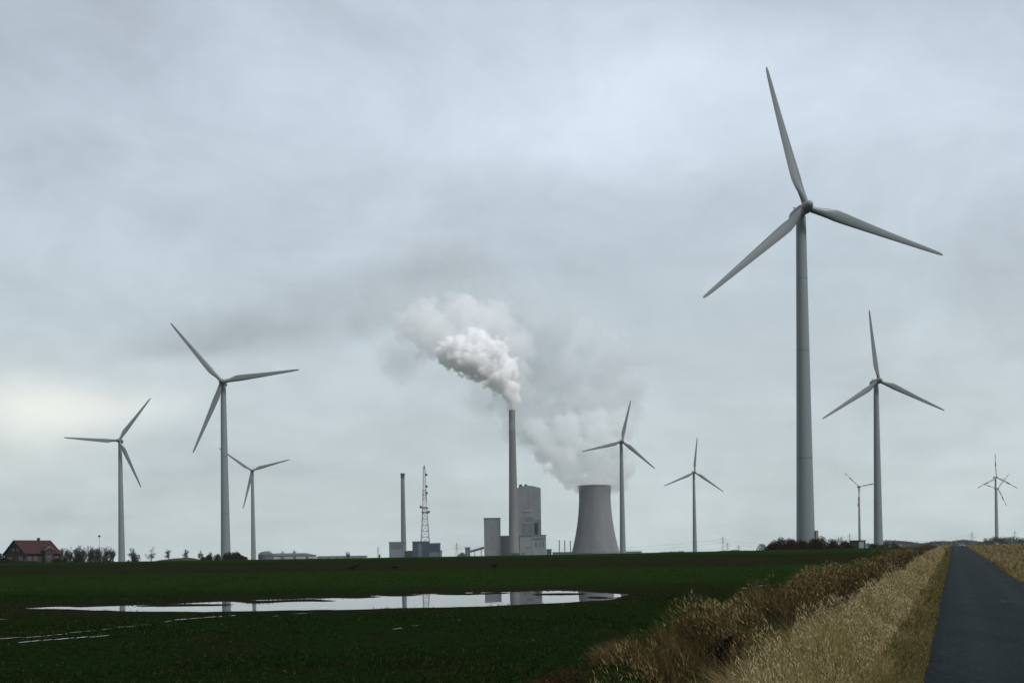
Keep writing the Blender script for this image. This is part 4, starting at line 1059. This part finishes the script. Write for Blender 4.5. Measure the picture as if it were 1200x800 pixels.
shrub(101, 600, 29, 5.5, 'dark understory along the foot of the bare hedge', 213, 7000, 0.32, 'dark_leaf', depth=6)
shrub(34, 328, 7.0, 0.9, 'low clipped garden shrubs before the farmhouse front', 214, 1200, 0.16, 'dark_leaf', depth=1.5)
# scrub in the ditch near the crest
for px, py, w, h, lab, sd in ((1063, 657, 2.6, 0.75, 'dark brown twiggy scrub on the ditch bank, left of the straw', 221), (1071, 652, 3.0, 0.85, 'reddish brown scrub farther along the ditch bank', 222), (1086, 650.5, 2.8, 0.80, 'dark bare scrub nearest the road at the end of the ditch', 223)):
    x_, d_ = px_ground(px, py)
    shrub(px, d_, w, h, lab, sd, 600, 0.08, 'bramble')

# earth bank on the left skyline
bx0, _ = pw(214, 652, 600); bb_ = gz1(bx0, 600)
nx, ny = 60, 9; vs = []
for j in range(ny):
    for i in range(nx):
        u = i / (nx - 1) * 2 - 1; v = j / (ny - 1) * 2 - 1
        hgt = 2.7 * max(0, 1 - abs(u) ** 2.2) * max(0, 1 - v * v) * (0.8 + 0.4 * float(vnoise(np.array([u * 9.0]), np.array([v * 2.0]), 1.0, 3)[0]))
        vs.append((u * 20, v * 6, hgt - 0.3))
tag(link_mesh('earth_bank', vs, [(j * nx + i, j * nx + i + 1, (j + 1) * nx + i + 1, (j + 1) * nx + i) for j in range(ny - 1) for i in range(nx - 1)], M['earth'], smooth=True, loc=(bx0, 600, bb_)),
    'low dark earth bank under the small trees on the left skyline', 'bank', kind='structure')

# hazy woods on the right horizon
def crown_tree(px, d, h, w, label, seed, n=700, group=None):
    rg = np.random.default_rng(seed); x, _ = ray(px, 645); x *= d; b_ = gz1(x, d)
    root = empty('round_tree', (x, d, b_), label=label, cat='tree', group=group)
    MB().tube([(0, 0, -1), (0.1, 0, h * 0.3), (0, 0.1, h * 0.65)], [h * 0.028, h * 0.022, h * 0.01], 7).build('trunk', M['bark'], root)
    nl = 9; C = np.stack([rg.normal(0, w * 0.26, nl), rg.normal(0, w * 0.26, nl), rg.uniform(0.38, 0.82, nl) * h], 1); rad = rg.uniform(0.2, 0.34, nl) * w
    j = rg.integers(0, nl, n); D = rg.normal(size=(n, 3)); D /= np.linalg.norm(D, axis=1)[:, None]
    P = C[j] + D * rad[j][:, None] * (rg.random(n)[:, None] ** 0.4)
    A = rg.normal(size=(n, 3)); A /= np.linalg.norm(A, axis=1)[:, None]; B = np.cross(A, rg.normal(size=(n, 3))); B /= np.linalg.norm(B, axis=1)[:, None]
    s = h * 0.045 * rg.uniform(0.5, 1.3, n)[:, None]
    np_mesh('crown', np.stack([P - A * s, P + B * s * .6, P + A * s, P - B * s * .6], 1).reshape(-1, 3), [np.arange(4 * n).reshape(n, 4)], M['dark_leaf'], root)
crown_tree(1160, 1250, 11.5, 11, 'rounded dark tree just left of the banded turbines\' foot', 301)
crown_tree(1167, 1290, 12.5, 12, 'tallest rounded tree behind the banded turbines\' foot', 302)
crown_tree(1174, 1240, 11.5, 12, 'broad rounded tree right of the banded turbines\' foot', 303)
crown_tree(1181, 1300, 8.0, 9, 'thin small tree at the right end of the rounded clump', 304, 350)
crown_tree(1198, 1300, 11.0, 12, 'dark tree cut off by the right edge of the view', 305)
def woods(name, px0, px1, d, h, label, seed, n=5000):
    rg = np.random.default_rng(seed); x0, _ = pw(px0, 645, d); x1, _ = pw(px1, 645, d)
    x = rg.uniform(x0, x1, n); yy = d + rg.uniform(-25, 25, n)
    top = h * (0.35 + 0.65 * vnoise(x, x * 0, 30, seed) * (0.6 + 0.6 * vnoise(x, x * 0, 9, seed + 1)))
    z = gz(x, yy) + rg.random(n) ** 0.7 * top
    P = np.stack([x, yy, z], 1); A = rg.normal(size=(n, 3)); A /= np.linalg.norm(A, axis=1)[:, None]; B = np.cross(A, rg.normal(size=(n, 3))); B /= np.linalg.norm(B, axis=1)[:, None]
    s = 1.5 * rg.uniform(0.5, 1.3, n)[:, None]
    tag(np_mesh(name, np.stack([P - A * s, P + B * s * .7, P + A * s, P - B * s * .7], 1).reshape(-1, 3), [np.arange(4 * n).reshape(n, 4)], M['dark_leaf']), label, 'woods', kind='stuff')
woods('far_woods', 1015, 1215, 2300, 24, 'hazy blue line of far woods on the right horizon', 61, 12000)
woods('far_hedge', 755, 900, 2300, 8, 'thin hazy hedge on the horizon right of the cooling tower', 62, 3000)
woods('far_scrub', 370, 560, 2000, 6, 'faint hazy scrub on the horizon left of the power station', 63, 2500)

# ------------------------------------------------------------------ crows
def crow(px, py, face, label, s=1.0, pose=0):
    x, d = px_ground(px, py); z = gz1(x, d)
    root = empty('crow', (x, d, z + 0.02), face, label=label, cat='bird', group='crows feeding on the field')
    up = 0.035 if pose == 0 else -0.06
    # body from tail tip to head along x
    secs = [(-0.30, .20, .010, .006), (-0.22, .215, .035, .012), (-0.13, .235, .055, .045), (-0.04, .25, .075, .075), (0.05, .27, .080, .085), (0.12, .27 + up * .5, .065, .07), (0.165, .30 + up * .8, .045, .05), (0.20, .33 + up, .046, .05), (0.235, .335 + up, .042, .044), (0.262, .33 + up, .022, .022), (0.30, .32 + up, .012, .012), (0.345, .305 + up, .002, .002)]
    n = 12; vs, fs = [], []
    for xx, zz, wy, wz in secs:
        vs += [(xx * s, wy * s * math.cos(6.2832 * k / n), (zz + wz * math.sin(6.2832 * k / n)) * s) for k in range(n)]
    for i in range(len(secs) - 1):
        fs += [(i * n + k, i * n + (k + 1) % n, (i + 1) * n + (k + 1) % n, (i + 1) * n + k) for k in range(n)]
    fs += [tuple(range(n)), tuple(range((len(secs) - 1) * n, len(secs) * n))]
    mb = MB().add(vs, fs)
    mb.build('body', M['black'], root, True)
    for sy in (-1, 1):
        MB().tube([(0.02 * s, sy * .03 * s, .20 * s), (-0.01 * s, sy * .035 * s, .10 * s), (0.02 * s, sy * .035 * s, -0.01)], [.022 * s, .010 * s, .008 * s], 6).tube([(-0.03 * s, sy * .035 * s, 0), (0.07 * s, sy * .035 * s, 0.0)], .007 * s, 5).build('leg', M['black'], root, True)
        MB().add([(0.10 * s, sy * .078 * s, .31 * s), (-0.02 * s, sy * .088 * s, .32 * s), (-0.27 * s, sy * .03 * s, .235 * s), (-0.05 * s, sy * .088 * s, .22 * s), (0.0, sy * .07 * s, .27 * s)], [(0, 1, 2, 3), (0, 3, 4), (0, 4, 1), (1, 4, 2), (2, 4, 3)]).build('wing', M['black'], root)
crow(414, 670.5, R(12), 'nearest and largest black crow on the green strip of the field', 1.5)
crow(463, 667.5, R(160), 'small black crow feeding right of the nearest crow', 1.0, 1)
crow(579.5, 667, R(20), 'black crow standing below the tall chimney on the field', 1.25)

# ------------------------------------------------------------------ air
hz = MB().box(-2750, 2750, -190, 4200, -6, 640).build('haze', None)
hm = bpy.data.materials.new('haze'); hm.use_nodes = True; hm.node_tree.nodes.clear()
hv = hm.node_tree.nodes.new('ShaderNodeVolumePrincipled'); ho = hm.node_tree.nodes.new('ShaderNodeOutputMaterial')
hv.inputs['Color'].default_value = (0.92, 0.95, 0.97, 1); hv.inputs['Density'].default_value = 0.00005
hm.node_tree.links.new(hv.outputs[0], ho.inputs['Volume'])
hz.data.materials.append(hm)
tag(hz, 'thin damp air veiling the far power station', 'haze', kind='stuff')
